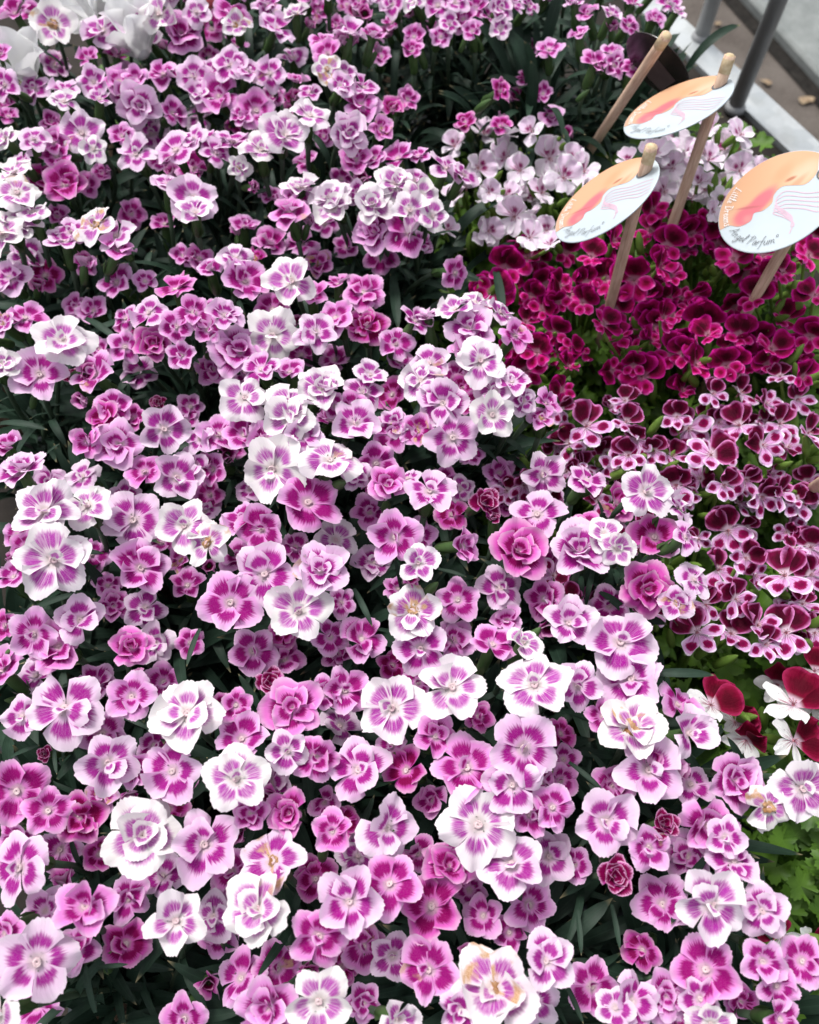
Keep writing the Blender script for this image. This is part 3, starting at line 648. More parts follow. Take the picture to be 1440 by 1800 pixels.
# the pots: where each dianthus stands (picture position of its cushion) and what tells it apart
DPOTS = [
 (130, 1640, 'dianthus with broad white-edged blooms beside a bare patch of dark strap leaves'),
 (540, 1640, 'dianthus packed with white and pink blooms, one withering at its centre'),
 (950, 1640, 'dianthus with one oversized white bloom with an orange-brown withered petal'),
 (1350, 1640, 'dianthus with a large crumpled white bloom next to lobed green pelargonium leaves'),
 (100, 1300, 'dianthus with a big lilac-white bloom at the outer edge of the bed'),
 (480, 1330, 'dianthus with a half-open magenta rosette among its pink blooms'),
 (850, 1310, 'dianthus topped by large clean white blooms with purple eyes, well away from the pelargoniums'),
 (1190, 1330, 'dianthus with fading cream blooms beside the white and red pelargonium'),
 (90, 985, 'dianthus with a tight row of large white blooms at the outer edge'),
 (430, 985, 'dianthus with an upright bare stem fork rising between pink and white blooms'),
 (770, 985, 'dianthus with a double hot pink bloom and a dark half-open rosette'),
 (1120, 985, 'dianthus with vivid double pink blooms in front of the burgundy pelargoniums'),
 (190, 740, 'dianthus with few pink blooms over a dark open patch of leaves'),
 (510, 740, 'dianthus with dense white blooms with lilac eyes in the middle of the bed'),
 (830, 690, 'dianthus with a tall pale cluster and a brown withered bud beside crimson pelargoniums'),
 (60, 590, 'dianthus with a large white bloom above two lilac five-petalled ones at the outer edge'),
 (340, 560, 'dianthus with low hot pink blooms shaded between taller pale ones'),
 (600, 540, 'dianthus with pink and one big ruffled double bloom beside curved strap leaves'),
 (60, 390, 'dianthus with overlapping cream-white blooms at the outer edge of the bed'),
 (230, 430, 'dianthus with a side-on white and pink spray on thick green calyxes'),
 (470, 420, 'dianthus with shaded lilac blooms below a double pink one'),
 (690, 380, 'dianthus with a dense pale cluster next to the pale pink pelargoniums'),
 (110, 265, 'dianthus with drooping cream and hot pink blooms below the white cyclamen'),
 (330, 250, 'dianthus with large flat pale blooms and pink-tinged rims in a broad cluster'),
 (560, 235, 'dianthus with a ruffled hot pink bloom beside a gap of dark leaves'),
 (30, 110, 'dianthus with pink blooms crowding over a white cyclamen'),
 (230, 130, 'dianthus with pink and lilac blooms standing in front of white cyclamen petals'),
 (430, 110, 'dianthus with a bright pink bloom and a brown-tipped cream one'),
 (620, 100, 'dianthus with upright pale sprays at the edge of a dark leafy gap'),
 (330, 20, 'dianthus with white and pink double blooms behind the white cyclamen'),
 (800, 30, 'dianthus with small pale distant blooms above a tall stand of dark leaves'),
 (930, 120, 'leafy dianthus with a few small scattered pink blooms, behind the pale pelargoniums'),
 (560, -30, 'dianthus with few pale blooms over deep shaded leaves behind the upright sprays'),
 (730, -60, 'dianthus with small pink blooms standing behind the tall dark leaves'),
 (930, -60, 'dianthus with small lilac blooms behind the sparse leafy ones'),
 (400, -60, 'dianthus with pink blooms standing behind the coral red cyclamen'),
 (1055, 75, 'leafy dianthus with small pink blooms by the galvanised bench edge'),
]
cen = np.array([tuple(at(x, y, .265))[:2] for x, y, l in DPOTS])
XY = np.array([(f.p.x, f.p.y) for f in flowers])
lab = ((XY[:, None] - cen[None]) ** 2).sum(2).argmin(1)
PELPOTS = {
 'pale': [(830, 350, 'pale pink pelargonium wedged against the dianthus clusters'), (985, 320, 'pale pink pelargonium half hidden behind a round card'),
          (1255, 285, 'pale pink pelargonium beside the galvanised bench edge')],
 'dark': [(915, 550, 'dark crimson pelargonium whose flowers brush against the pale dianthus'), (1095, 480, 'dark crimson pelargonium with a card stick standing between its flowers'),
          (1270, 440, 'dark crimson pelargonium growing underneath the largest round card'), (1400, 550, 'dark crimson pelargonium at the outer side of the bed, bordering lilac-rimmed flowers'),
          (1190, 630, 'dark crimson pelargonium with big flowers over open bright green foliage')],
 'bi': [(1010, 830, 'burgundy pelargonium with lilac-rimmed petals, growing in between pink dianthus blooms'), (1210, 790, 'burgundy pelargonium with lilac-rimmed petals and dense small flowers below the crimson ones'),
        (1390, 760, 'burgundy pelargonium with lilac-rimmed petals at the outer side, under crimson ones'), (1250, 1020, 'burgundy pelargonium with lilac-rimmed spotted petals behind vivid pink double dianthus'),
        (1390, 1050, 'burgundy pelargonium with lilac-rimmed spotted petals above the white and red one')],
 'red': [(1370, 1260, 'pelargonium with white lower petals and deep red upper petals'), (1410, 1640, 'pelargonium of mostly green lobed leaves with a few red flowers')],
}
PFL = {}
for kind in PELPOTS:
    fs = []
    for e in PELS[kind].split(';'):
        q = e.split(); fl = q[3] if len(q) > 3 else ''
        f = place(float(q[0]), float(q[1]), float(q[2]) * {'pale': 1.0, 'dark': 1.1, 'bi': 1.18, 'red': 1.2}[kind], PLEAN[kind] + U(-.022, .014), .8, .5, .75, fl)
        f.s = min(f.s, .0185 if kind == 'dark' else .0225); f.roll = random.gauss(0, .75) if 'r' not in fl else -1.1 + U(-.2, .2); fs.append(f)
    if kind != 'red':
        for i in range({'dark': 70, 'bi': 75, 'pale': 30}[kind]):
            if kind == 'dark': x, y = U(850, 1440), U(420, 690)
            elif kind == 'bi': x, y = U(960, 1440), U(700, 1130)
            else: x, y = random.choice(((U(800, 1040), U(240, 420)), (U(1100, 1320), U(230, 360))))
            if kind == 'dark' and x + y < 1330 or kind == 'bi' and (x - 900) * .9 < (y - 760): continue
            f = place(x, y, U(48, 62), PLEAN[kind] - U(.008, .035), .8, .5, .85, ''); f.roll = random.gauss(0, 1.0); fs.append(f)
    P = np.array([(f.p.x, f.p.y) for f in fs]); c = np.array([tuple(at(x, y, .225))[:2] for x, y, lb in PELPOTS[kind]])
    l = ((P[:, None] - c[None]) ** 2).sum(2).argmin(1)
    PFL[kind] = (fs, l, c)
# pots cannot overlap: push neighbours apart
allc = np.concatenate([cen] + [PFL[k][2] for k in PFL]); 
for it in range(80):
    for i in range(len(allc)):
        for j in range(i):
            d = allc[i] - allc[j]; L = math.hypot(*d)
            if L < .112: m_ = d / max(L, 1e-6) * (.112 - L) * .5; allc[i] += m_; allc[j] -= m_
cen = allc[:len(DPOTS)]; k0 = len(DPOTS)
for kind in PFL:
    n_ = len(PFL[kind][2]); PFL[kind] = (PFL[kind][0], PFL[kind][1], allc[k0:k0 + n_]); k0 += n_
# each plant is a low dome: rim blooms hang lower and face outward
pc = np.array([tuple(at(x, y, .265))[:2] for x, y, l in DPOTS])
for f, l in zip(flowers, lab):
    o_ = Vector((f.p.x - pc[l][0], f.p.y - pc[l][1], 0)); d_ = min(1.3, o_.length / .075)
    d0 = depth_of(f.p); f.p = at(f.px, f.py, f.p.z + .009 - .022 * d_ * d_); f.s *= depth_of(f.p) / d0
    if o_.length > 1e-4: f.n = (f.n + o_.normalized() * .38 * d_).normalized()
for k, (x, y, lb) in enumerate(DPOTS):
    fl_ = [f for f, l in zip(flowers, lab) if l == k]
    pl = make_plant('dianthus_plant', (cen[k][0], cen[k][1], 0), 'potted ' + lb, 'flower plant', 'potted dianthus massed on the bench')
    if fl_: grow_dianthus(pl, fl_, 150 if k in (29, 30, 31) else 90, 5, 1.35 if k in (30, 31) else 1.0)
    else: print('NO FLOWERS', k)
    print('PLANT', k, len(fl_))

# pelargoniums
def pel_flower(pl, f, kind):
    loc = pl.location
    Mx = Matrix.Translation(f.p - loc) @ frame(f.n, f.roll) @ Matrix.Scale(f.s, 4)
    fo = obj('flower', PCEN, pl, Mx); up, lo = PEL[kind]
    def petal(m, th, pitch, sc, z):
        mm = Matrix.Translation((0, 0, z)) @ Matrix.Rotation(th, 4, 'Z') @ Matrix.Rotation(pitch, 4, 'X') @ Matrix.Rotation(U(-.15, .15), 4, 'Y') @ Matrix.Diagonal((sc * U(.92, 1.08), sc, sc, 1))
        obj('petal', m, fo, mm)
    us, ls = {'pale': (1.10, 1.0), 'dark': (1.12, .92), 'bi': (1.0, 1.06), 'red': (1.1, 1.0)}[kind]
    for s in (-1, 1): petal(random.choice(up), s * U(.36, .52), U(.10, .85), us * U(.93, 1.06), .02 + .02 * s)
    sp = 1.02 if kind != 'pale' else .95
    for i in (-1, 0, 1): petal(random.choice(lo), math.pi + i * sp * U(.85, 1.08), U(-.25, .45), ls * U(.86, 1.08), -.02 * (i == 0))
def grow_pel(pl, fls, kind, nleaf, spread):
    loc = pl.location
    for f in fls:
        pel_flower(pl, f, kind)
        d = f.p - f.n * f.s * .25; hub = Vector((loc.x + (d.x - loc.x) * .8, loc.y + (d.y - loc.y) * .8, d.z - .035))
        a = Vector((loc.x + (d.x - loc.x) * .2, loc.y + (d.y - loc.y) * .2, .082))
        pts = bez(a, a + Vector((0, 0, .05)), hub, d, 7)
        b = MB(); b.tube([p - loc for p in pts], [.0022] * 5 + [.0014] * 3, 6); obj('stem', b.mesh('stem', M['bud']), pl)
        if rnd() < .6:
            for q in range(random.choice((3, 4, 5))):
                th = U(0, 6.28); dv = Vector((math.cos(th) * .6, math.sin(th) * .6, 1)).normalized()
                p = hub + Vector((U(-.012, .012), U(-.012, .012), U(.008, .024)))
                obj('bud', PBUD, pl, Matrix.Translation(p - loc) @ frame(dv, 0) @ Matrix.Scale(U(.013, .021), 4))
    low = []
    for i in range(nleaf):
        th = U(0, 6.28); r = spread * math.sqrt(rnd()); z = U(.13, .195) - .5 * max(0, r - .05)
        p = Vector((r * math.cos(th), r * math.sin(th), z))
        m = leaf_mat(p, Vector((math.cos(th), math.sin(th), U(-.5, .35))), Vector((U(-.6, .6), U(-.6, .6), 1)), U(.008, .0135))
        if i < nleaf * .75: obj('leaf', random.choice(LL), pl, m)
        else: m.translation.z -= .05; low.append((m, random.randrange(len(LL))))
    for i in range(90):
        th = U(0, 6.28); r = spread * math.sqrt(rnd()); p = Vector((r * math.cos(th), r * math.sin(th), U(.09, .15)))
        low.append((leaf_mat(p, Vector((math.cos(th), math.sin(th), U(-.5, .35))), Vector((U(-.5, .5), U(-.5, .5), 1)), U(.010, .016)), random.randrange(len(LL))))
    joined_leaves(pl, low, LL, M['pleaf'], 'lower_foliage')
for kind in PFL:
    fs, l, c = PFL[kind]
    for k in range(len(c)):
        mine = [f for f, q in zip(fs, l) if q == k]
        print('PEL', kind, k, 'px %.0f %.0f' % (np.mean([f.px for f in mine]), np.mean([f.py for f in mine])), len(mine))
        pl = make_plant('pelargonium_plant', (c[k][0], c[k][1], 0), 'potted ' + PELPOTS[kind][k][2], 'flower plant', {'pale': 'pale pink', 'dark': 'dark crimson', 'bi': 'burgundy and lilac', 'red': 'white and red'}[kind] + ' pelargoniums on the bench', POTG if kind == 'pale' else POTM)
        grow_pel(pl, mine, kind, 170, .085)

# white cyclamen among the far dianthus
CYP = [round_petal('cyclamen_petal', None, rg, .42, .30, .10, .18, .25, 10, 10) for _ in range(4)]
def cyclamen(name, specs, mat, label):
    c = sum((at(x, y, .2) for x, y, s in specs), Vector()) / len(specs)
    pl = make_plant(name, (c.x, c.y, 0), label, 'flower plant', None); loc = pl.location
    for (x, y, s) in specs:
        p = at(x, y, .25); sz = s * depth_of(p) / F
        Mx = Matrix.Translation(p - loc) @ frame(Vector((U(-.2, .2), U(-.3, .1), 1)).normalized(), U(0, 6)) @ Matrix.Scale(sz, 4)
        b = MB(); b.lathe([(.02, -.12), (.14, -.08), (.17, .0), (.12, .08), (.02, .1)], 12); fo = obj('flower', b.mesh('cyclamen_nose', mat), pl, Mx)
        for i in range(5):
            me = random.choice(CYP).copy(); me.materials.clear(); me.materials.append(mat)
            obj('petal', me, fo, Matrix.Rotation(i * 1.2566, 4, 'Z') @ Matrix.Translation((0, .10, -.05)) @ Matrix.Rotation(U(.75, 1.2), 4, 'X') @ Matrix.Rotation(U(-.6, .6), 4, 'Y'))
        b = MB(); b.tube(bez(Vector((0, 0, .08)), Vector((0, 0, .15)), p - loc - Vector((0, 0, .06)), p - loc - Vector((0, 0, .012)), 7), .002, 6); obj('stem', b.mesh('stem', M['dstem']), pl)
    low = [(leaf_mat(Vector((U(-.06, .06), U(-.06, .06), U(.10, .16))), Vector((U(-1, 1), U(-1, 1), .1)), Vector((0, 0, 1)), U(.018, .028)), random.randrange(len(LL))) for _ in range(16)]
    for m, k in low:
        o = obj('leaf', LL[k], pl, m)
cyclamen('cyclamen_plant', [(52, 140, 84), (248, 92, 88), (165, 40, 84), (215, 30, 80)], M['cyc'], 'potted cyclamen with large white upswept petals among the pink dianthus')
cyclamen('cyclamen_plant', [(366, 16, 34)], M['cyc_red'], 'potted cyclamen with coral red petals peeking out behind the dianthus')

# ------------------------------------------------------------------ round cards on wooden sticks
def mat_wood():
    t = NT('stick_wood'); u, v = t.uv()
    n = t.noise(t.comb(t.math('MULTIPLY', u, 9.0), t.math('MULTIPLY', v, 14.0), 0.0), 1.0, 3.0)
    return t.finish(t.mix(t.step(t.noise(t.comb(t.math('MULTIPLY', u, 30.0), t.math('MULTIPLY', v, 2.5), 3.0), 1.0, 3.0), .55, .7, 0, .6), t.mix(t.step(n, .3, .7), (.52, .35, .25), (.68, .50, .37)), (.30, .17, .10)), .7, .2, 0, t.bump(n, .3, .001))
M['wood'] = mat_wood()
M['wood_end'] = mat_plain('stick_end', (.50, .38, .22), (.62, .50, .32), 300, .8)
M['card'] = mat_plain('card_white', (.45, .515, .55), (.49, .55, .58), 20, .35, .4, bump=.02)
M['card_back'] = mat_plain('card_dark_back', (.016, .012, .012), (.026, .020, .019), 40, .25, .5, bump=.02)
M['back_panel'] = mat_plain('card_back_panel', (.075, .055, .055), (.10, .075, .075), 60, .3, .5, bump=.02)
M['lip'] = mat_plain('printed_lip', (.60, .20, .19), (.68, .29, .25), 90, .35, .4, bump=.0, obj_space=True)
M['lip_line'] = mat_plain('printed_lip_line', (.42, .10, .10), (.46, .13, .12), 90, .35, .4, bump=.0)
M['nostril'] = mat_plain('printed_nostril', (.40, .14, .07), (.46, .18, .10), 90, .35, .4, bump=.0)
M['shine'] = mat_plain('printed_nose_tip', (.82, .56, .40), (.86, .62, .47), 90, .35, .4, bump=.0)
M['wave'] = mat_plain('printed_pink_wave', (.56, .38, .46), (.58, .42, .50), 90, .35, .4, bump=.0)
M['ink'] = mat_plain('printed_ink', (.08, .085, .09), (.10, .10, .11), 90, .4, .4, bump=.0)
M['white_ink'] = mat_plain('printed_white', (.80, .78, .76), (.82, .80, .78), 90, .4, .4, bump=.0)
def mat_skin():
    t = NT('printed_skin'); p = t.ocoord(); q = t.node('ShaderNodeSeparateXYZ'); t.l.new(p, q.inputs[0])
    X = t.math('DIVIDE', q.outputs[0], CR); Y = t.math('DIVIDE', q.outputs[1], CR)
    n = t.noise(p, 90.0, 2.0)
    def blob(c, rx, ry, ang, soft):
        ca, sa = math.cos(ang), math.sin(ang); dx = t.math('SUBTRACT', X, c[0]); dy = t.math('SUBTRACT', Y, c[1])
        a = t.math('DIVIDE', t.math('ADD', t.math('MULTIPLY', dx, ca), t.math('MULTIPLY', dy, sa)), rx)
        e = t.math('DIVIDE', t.math('SUBTRACT', t.math('MULTIPLY', dy, ca), t.math('MULTIPLY', dx, sa)), ry)
        r = t.math('SQRT', t.math('ADD', t.math('MULTIPLY', a, a), t.math('MULTIPLY', e, e)))
        r = t.math('ADD', r, t.math('MULTIPLY', t.math('SUBTRACT', n, .5), .15))
        return t.step(r, 1 - soft, 1 + soft, 1.0, 0.0)
    g_ = t.math('ADD', t.math('MULTIPLY', X, .45), t.math('MULTIPLY', n, .15))
    col = t.ramp(t.math('ADD', g_, .45), [(0, (.52, .32, .22)), (.35, (.60, .34, .20)), (.7, (.63, .35, .20)), (1, (.61, .31, .17))])
    D = lambda x, y: tuple(disc(x, y))
    col = t.mix(t.math('MULTIPLY', blob(D(1345, 925), .26, .18, .1, .8), .75), col, (.70, .46, .32))        # light tip of the nose
    col = t.mix(t.math('MULTIPLY', blob(D(1235, 920), .20, .12, .6, .7), .45), col, (.62, .26, .13))        # wing of the nose
    col = t.mix(t.math('MULTIPLY', blob(D(1300, 985), .22, .06, .35, .6), .7), col, (.60, .25, .14))
    col = t.mix(t.math('MULTIPLY', blob(D(1130, 1070), .34, .15, .42,   .40), 1.0), col, (.58, .14, .17))      # upper lip
    col = t.mix(t.math('MULTIPLY', blob(D(1068, 1135), .22, .20, .3,  .40), 1.0), col, (.56, .14, .17))       # lower lip
    col = t.mix(t.math('MULTIPLY', blob(D(1078, 1150), .07, .08, .3, .8), .5), col, (.64, .28, .24))
    col = t.mix(t.math('MULTIPLY', blob(D(1080, 1092), .20, .025, 1.05 - 1.6, .6), .8), col, (.42, .11, .11))
    col = t.mix(t.math('MULTIPLY', blob(D(1275, 955), .085, .035, -.15, .5), .9), col, (.36, .12, .06))     # nostril
    return t.finish(col, .35, .4)

# single-stroke handwriting, each letter a list of strokes in a 1-high em
GL = {
 'A': (.85, [[(0, 0), (.3, .5), (.55, 1), (.58, .5), (.65, 0)], [(.2, .38), (.62, .42)]]),
 'n': (.58, [[(.05, .5), (.08, 0)], [(.08, .3), (.25, .5), (.35, .42), (.35, .1), (.48, .02)]]),
 'g': (.5, [[(.38, .45), (.2, .5), (.06, .3), (.12, .05), (.3, .1), (.38, .45), (.36, -.3), (.2, -.5), (.05, -.35), (.5, .1)]]),
 'e': (.42, [[(.05, .25), (.3, .32), (.3, .48), (.15, .5), (.05, .25), (.15, .02), (.4, .1)]]),
 'l': (.34, [[(.04, .1), (.25, .75), (.22, 1.05), (.12, .9), (.12, .1), (.3, .05)]]),
 'P': (.7, [[(.15, 0), (.22, 1)], [(.0, .8), (.3, 1.05), (.62, .9), (.55, .6), (.22, .45)]]),
 'a': (.5, [[(.36, .42), (.2, .5), (.05, .25), (.12, .02), (.3, .12), (.37, .48), (.36, .1), (.48, .03)]]),
 'r': (.4, [[(.06, .5), (.08, 0)], [(.08, .3), (.2, .48), (.36, .45)]]),
 'f': (.4, [[(.36, 1.0), (.24, 1.08), (.16, .8), (.13, -.35), (.05, -.5)], [(0, .45), (.34, .48)]]),
 'u': (.52, [[(.05, .5), (.06, .1), (.2, .0), (.36, .15), (.38, .5), (.38, .1), (.5, .03)]]),
 'm': (.75, [[(.05, .5), (.07, 0)], [(.07, .3), (.22, .5), (.32, .4), (.32, 0)], [(.32, .3), (.48, .5), (.58, .4), (.58, .08), (.72, .03)]]),
 'L': (.6, [[(.3, 1), (.18, .95), (.15, .1), (.05, .0), (.3, .05), (.55, .0)]]),
 'i': (.25, [[(.08, .5), (.09, .08), (.22, .04)], [(.09, .68), (.11, .72)]]),
 't': (.32, [[(.14, .95), (.12, .1), (.28, .04)], [(0, .6), (.3, .62)]]),
 'D': (.7, [[(.15, 0), (.18, 1)], [(.0, .98), (.4, .95), (.62, .55), (.45, .1), (.05, .0)]]),
 's': (.4, [[(.34, .45), (.18, .5), (.1, .36), (.28, .2), (.2, .02), (.04, .06)]]),
 ' ': (.35, []), '*': (.35, [[(.12 + .13 * math.cos(a * .785), .85 + .13 * math.sin(a * .785)) for a in range(9)]]),
}
def ribbon(mb, pts, w_, z):
    for i in range(len(pts) - 1):
        a = Vector((*pts[i], z)); b_ = Vector((*pts[i + 1], z)); d = b_ - a
        if d.length < 1e-7: continue
        d.normalize(); s = Vector((-d.y, d.x, 0)) * w_ / 2; a = a - d * w_ * .3; b_ = b_ + d * w_ * .3
        mb.add([a - s, b_ - s, b_ + s, a + s], [(0, 1, 2, 3)])
        z += 2e-7
def handwriting(text, size, curve, w_, z):
    """strokes laid along curve(distance) -> (point, tangent)"""
    mb = MB(); x = 0
    for ch in text:
        adv, strokes = GL[ch]
        for st in strokes:
            P2 = []
            for (gx, gy) in st:
                p, t = curve((x + gx + .18 * gy) * size); nrm = Vector((-t.y, t.x)); q = p + nrm * gy * size; P2.append((q.x, q.y))
            ribbon(mb, P2, w_, z)
        x += adv
    return mb
CR = .0445
# card print is drawn in picture units of the frontal card: image x right, y down (zoomed px), centre (1218,1065)
def cpt(x, y): return None
def smooth_closed(P, n=6):
    out = []; k = len(P)
    for i in range(k):
        p0, p1, p2, p3 = (Vector(P[(i + j - 1) % k]) for j in range(4))
        for q in range(n):
            t = q / n; out.append(.5 * ((2 * p1) + (p2 - p0) * t + (2 * p0 - 5 * p1 + 4 * p2 - p3) * t * t + (3 * p1 - p0 - 3 * p2 + p3) * t ** 3))
    return out
def smooth_open(P, n=6):
    P = [Vector(p) for p in P]; P = [P[0] * 2 - P[1]] + P + [P[-1] * 2 - P[-2]]; out = []
    for i in range(1, len(P) - 2):
        p0, p1, p2, p3 = P[i - 1:i + 3]
        for q in range(n):
            t = q / n; out.append(.5 * ((2 * p1) + (p2 - p0) * t + (2 * p0 - 5 * p1 + 4 * p2 - p3) * t * t + (3 * p1 - p0 - 3 * p2 + p3) * t ** 3))
    return out + [P[-2]]
# frontal picture ellipse: semi axes 317 (along -30 deg) and 232; map picture px -> unit disc
CA, SA = math.cos(R(-30)), math.sin(R(-30))
def disc(x, y):
    dx, dy = x - 1218, y - 1065
    a = (dx * CA + dy * SA) / 317; c = (-dx * SA + dy * CA) / 232
    return Vector((a, -c))            # x along the long axis to the upper right, y up-left
M['skin'] = mat_skin()
def clip_disc(p, r=.985):
    return p if p.length < r else p * (r / p.length)
def flat(name, pts, z, mat, parent):
    pts = [p * CR for p in pts]
    from mathutils.geometry import tessellate_polygon
    tri = tessellate_polygon([[Vector((p.x, p.y, 0)) for p in pts]])
    me = mesh(name, [(p.x, p.y, z) for p in pts], [tuple(t) for t in tri], mat, smooth=False)
    me.update()
    if me.polygons and sum(p.normal.z * p.area for p in me.polygons) < 0: me.flip_normals()
    return obj(name, me, parent)
def print_card(card):
    # skin: arc of the rim from lower left over the top, then the profile of nose, lip and chin
    prof = [(1405, 800), (1402, 870), (1396, 935), (1350, 985), (1290, 988), (1235, 992), (1200, 1030), (1192, 1075), (1150, 1110), (1108, 1122), (1095, 1160), (1040, 1188), (985, 1182), (948, 1200)]
    pr = [clip_disc(p) for p in smooth_open([disc(*q) for q in prof], 5)]
    a0 = math.atan2(pr[-1].y, pr[-1].x); a1 = math.atan2(pr[0].y, pr[0].x)
    while a0 < 0: a0 += 2 * math.pi
    while a1 < 0: a1 += 2 * math.pi
    arc = [Vector((math.cos(a0 + (a1 - a0) * i / 40), math.sin(a0 + (a1 - a0) * i / 40))) * .985 for i in range(41)]
    sk = flat('printed_face', pr + arc, .0011, M['skin'], card)
    z = .00016
    for k in range(5):    # pink waves
        o = k * 27
        P = [(1500 - o * .15, 1030 + o * .7), (1440 - o * .2, 1028 + o * .9), (1360 - o * .1, 1032 + o * .7), (1300 - o * .35, 1020 + o * .75), (1250 - o * .05, 1018 + o * .85), (1215 - o * .1, 1050 + o * .7), (1222 + o * .4, 1090 + o * .55), (1265 + o * .4, 1118 + o * .55), (1300 + o * .1, 1150 + o * .4), (1298 - o * .05, 1195 + o * .4)]
        P = P[:10 - (k % 3)] if k else P
        P = [disc(*q) for q in P]; P = [p * CR for p in smooth_open(P, 5) if p.length < .95]
        mb = MB(); ribbon(mb, [(p.x, p.y) for p in P], .0008, .0011 + k * 4e-6); obj('printed_wave', mb.mesh('printed_wave', M['wave'], False), card)
    def along(p0, p1, r):      # arc inside the rim, from direction p0 to p1
        a = math.atan2(p0.y, p0.x); b_ = math.atan2(p1.y, p1.x)
        if b_ < a - math.pi: b_ += 2 * math.pi
        if a < b_ - math.pi: a += 2 * math.pi
        sg = 1 if b_ > a else -1; L = abs(b_ - a) * r
        def c(d):
            th = a + sg * d / r; return Vector((math.cos(th), math.sin(th))) * r, Vector((-math.sin(th), math.cos(th))) * sg
        return c, L
    for text, q0, q1, rr, mat, nm, size_k in (('Angel Parfum*', (985, 1215), (1255, 1285), .86, M['ink'], 'printed_name', 1.0), ('Little Dreams', (1010, 985), (968, 1195), .90, M['white_ink'], 'printed_motto', 1.0)):
        c, L = along(disc(*q0), disc(*q1), rr * CR); W = sum(GL[ch][0] for ch in text); size = L / W
        mb = handwriting(text, size * .98, c, .00036 if mat is M['ink'] else .0005, .0011 + 4 * z)
        obj(nm, mb.mesh(nm, mat, False), card)
def make_card(px, py, z, a_px, ratio, ang, tip, foot, label, back=False):
    """round card seen as an ellipse: semi-axis, minor/major ratio and angle read off the photo; stick from tip to foot"""
    p = at(px, py, z); dpt = depth_of(p); view = (CAM - p).normalized()
    e = (RGT * math.cos(R(ang)) - UPV * math.sin(R(ang))); e = (e - view * e.dot(view)).normalized()      # along the long axis, in the image
    m = view.cross(e).normalized()                                                                      # short-axis direction (up-left in the picture)
    if m.dot(UPV) < 0: m = -m
    th = math.acos(ratio)
    y = m * math.cos(th) - view * math.sin(th)          # upper side leans away from us
    if back: y = m * math.cos(th) + view * math.sin(th)
    nrm = e.cross(y).normalized()
    root = empty('plant_label', at(foot[0], foot[1], foot[2]), label, 'sign', 'round cards on wooden sticks')
    b = MB(); off = root.location
    cm = Matrix.Translation(p - off) @ Matrix((e, y, nrm)).transposed().to_4x4() @ Matrix.Scale(a_px * dpt / F / CR, 4)
    mb = MB(); mb.lathe([(CR * .985, -.0004), (CR, -.0001), (CR, .0006), (CR * .985, .0009)], 72, True, True)
    card = obj('card', mb.mesh('card', M['card_back'] if back else M['card'], False), root, cm)
    if back:
        mb = MB(); mb.add([(-.012, -.030, .0012), (.022, -.033, .0012), (.026, .006, .0012), (-.006, .012, .0012)], [(0, 1, 2, 3)]); obj('lighter_panel', mb.mesh('lighter_panel', M['back_panel'], False), card)  # flat four-sided panel, a little lighter than the dark back
    else: print_card(card)
    return root, card, p, nrm, off
def stick(root, off, t, f, rad):
    d = (t - f).normalized(); mb = MB(); L = (t - f).length
    n = 12; mb.tube([f - off + d * (L * i / n) for i in range(n + 1)], rad, 12); s = obj('stick', mb.mesh('stick', M['wood']), root)
    mb = MB(); mb.tube([t - off - d * .011, t - off - d * .002, t - off + d * .001], [rad * 1.03, rad * 1.03, rad * .6], 12); obj('stick_tip', mb.mesh('stick_tip', M['wood_end']), s)

def on_card(p, nrm, px, py, lift):
    d = FWD + RGT * ((px - 720) / F) + UPV * ((900 - py) / F); t = (p - CAM).dot(nrm) / d.dot(nrm); return CAM + d * t + nrm * lift
specs = [
 # px py z  a  ratio ang   hole on card   tip lift, foot pixel at canopy
 ((1367, 355), .30, 103.0, .73, -30, (1452, 305), (1338, 505, .235), 'round face-printed card tilted over the dark crimson pelargoniums, largest card'),
 ((1065, 352), .31, 101.0, .44, -36, (1133, 305), (1085, 488, .235), 'round face-printed card overlapping the pale pink pelargonium flowers'),
 ((1191, 189), .31, 95.0, .378, -23, (1265, 152), (1190, 372, .235), 'narrow tilted round face-printed card in front of the steel post'),
]
for (c, z, a, ratio, ang, hole, foot, lab) in specs:
    root, card, p, nrm, off = make_card(c[0], c[1], z, a, ratio, ang, None, foot, lab)
    h = on_card(p, nrm, hole[0], hole[1], 0); hl = card.matrix_basis.inverted() @ (h - off)
    mb = MB(); mb.lathe([(.0062, .00125), (.0001, .00126)], 16); mb.v = [v + Vector((hl.x, hl.y, 0)) for v in mb.v]; obj('hole', mb.mesh('hole', M['ink'], False), card)
    ft = at(*foot); d = (h - ft).normalized()
    stick(root, off, h + d * .020, ft - d * .12, .0040)
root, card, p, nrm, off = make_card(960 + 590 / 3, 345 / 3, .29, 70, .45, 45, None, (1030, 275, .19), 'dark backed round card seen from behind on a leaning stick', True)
tp = at(1172, 62, .33); ft = at(1030, 275, .19); stick(root, off, tp, ft - (tp - ft).normalized() * .05, .0042)

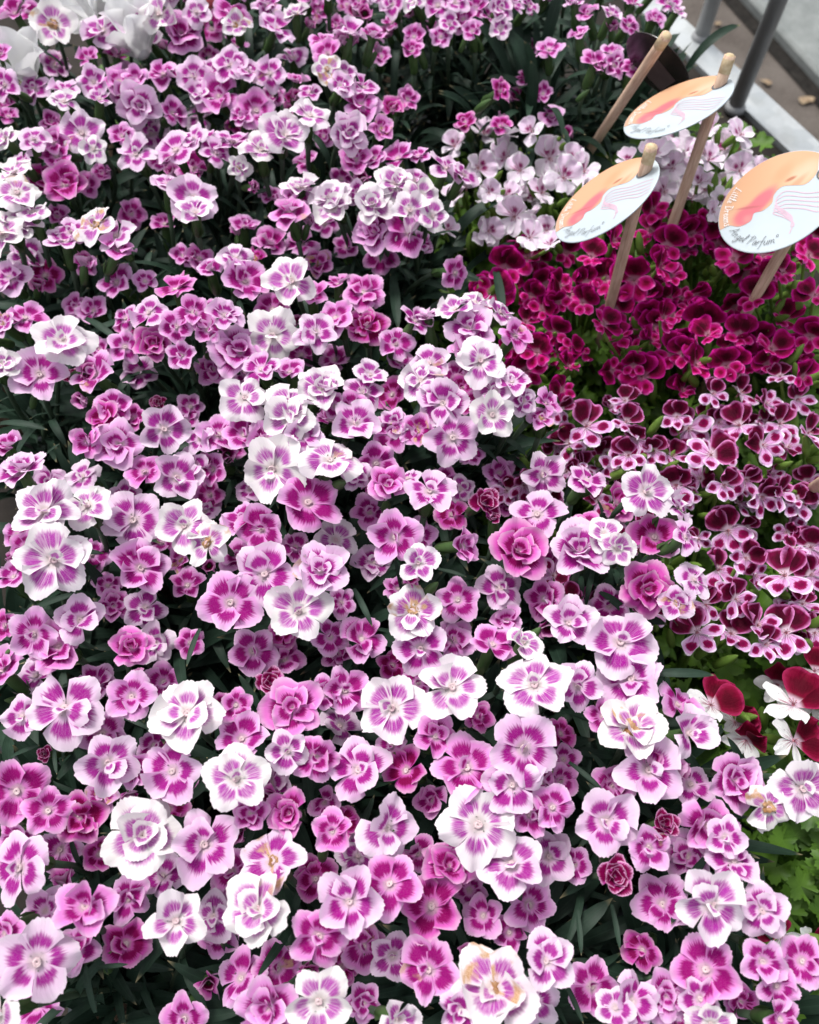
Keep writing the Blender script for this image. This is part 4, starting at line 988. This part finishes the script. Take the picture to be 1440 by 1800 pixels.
# a bare stick poking out of the burgundy pelargoniums
f0 = at(1418, 866, .19); t0 = at(1475, 828, .285); wr = empty('wooden_stick', f0, 'bare wooden stick leaning out of the burgundy pelargoniums', 'stick'); stick(wr, f0, t0, f0, .0040)
# single long leaves that stand out between the blooms
def flat_leaf(i, r_):
    V = []; UV = []; n = 10
    for b in range(n + 1):
        v = b / n; hw = .075 * (.5 + 1.0 * v) * (1 - v ** 2.6) ** .8 + .001
        for a in (-1, 0, 1): V.append((a * hw, v, abs(a) * hw * .4 + .22 * v * (1 - v) * (1 + i * .5))); UV.append(((a + 1) / 2, v))
    return mesh('long_leaf_%d' % i, V, [(b * 3 + a, b * 3 + a + 1, b * 3 + a + 4, b * 3 + a + 3) for b in range(n) for a in range(2)], M['dleaf'], UV)
FLF = [flat_leaf(i, rg) for i in range(3)]
dpl = [o for o in COL.objects if o.name.startswith('dianthus_plant')]
for (x0, y0, x1, y1, z) in ((1130, 1185, 1256, 1187, .262), (622, 1035, 655, 1102, .262), (352, 1105, 328, 1172, .25), (300, 600, 352, 640, .262), (0, 745, 84, 756, .25), (150, 560, 212, 602, .25),
                            (55, 1072, 140, 1042, .25), (770, 1000, 820, 1014, .25), (262, 760, 262, 800, .24), (80, 800, 105, 780, .25), (170, 1700, 226, 1695, .25), (168, 1780, 150, 1690, .25),
                            (990, 1720, 1026, 1800, .25), (1015, 1600, 1022, 1680, .245), (1075, 1590, 1090, 1670, .245), (720, 850, 600, 600, .0), (870, 470, 885, 560, .22), (690, 480, 700, 580, .225),
                            (1000, 1340, 1060, 1390, .25), (20, 1330, 70, 1310, .25), (96, 1310, 100, 1362, .25), (230, 560, 140, 605, .24), (930, 330, 950, 400, .2)):
    if z == 0: continue
    p0, p1 = at(x0, y0, z), at(x1, y1, z + .004); pl = min(dpl, key=lambda o: (o.location.xy - p0.xy).length)
    obj('leaf', random.choice(FLF), pl, leaf_mat(p0 - pl.location, p1 - p0, Vector((0, 0, 1)), (p1 - p0).length))
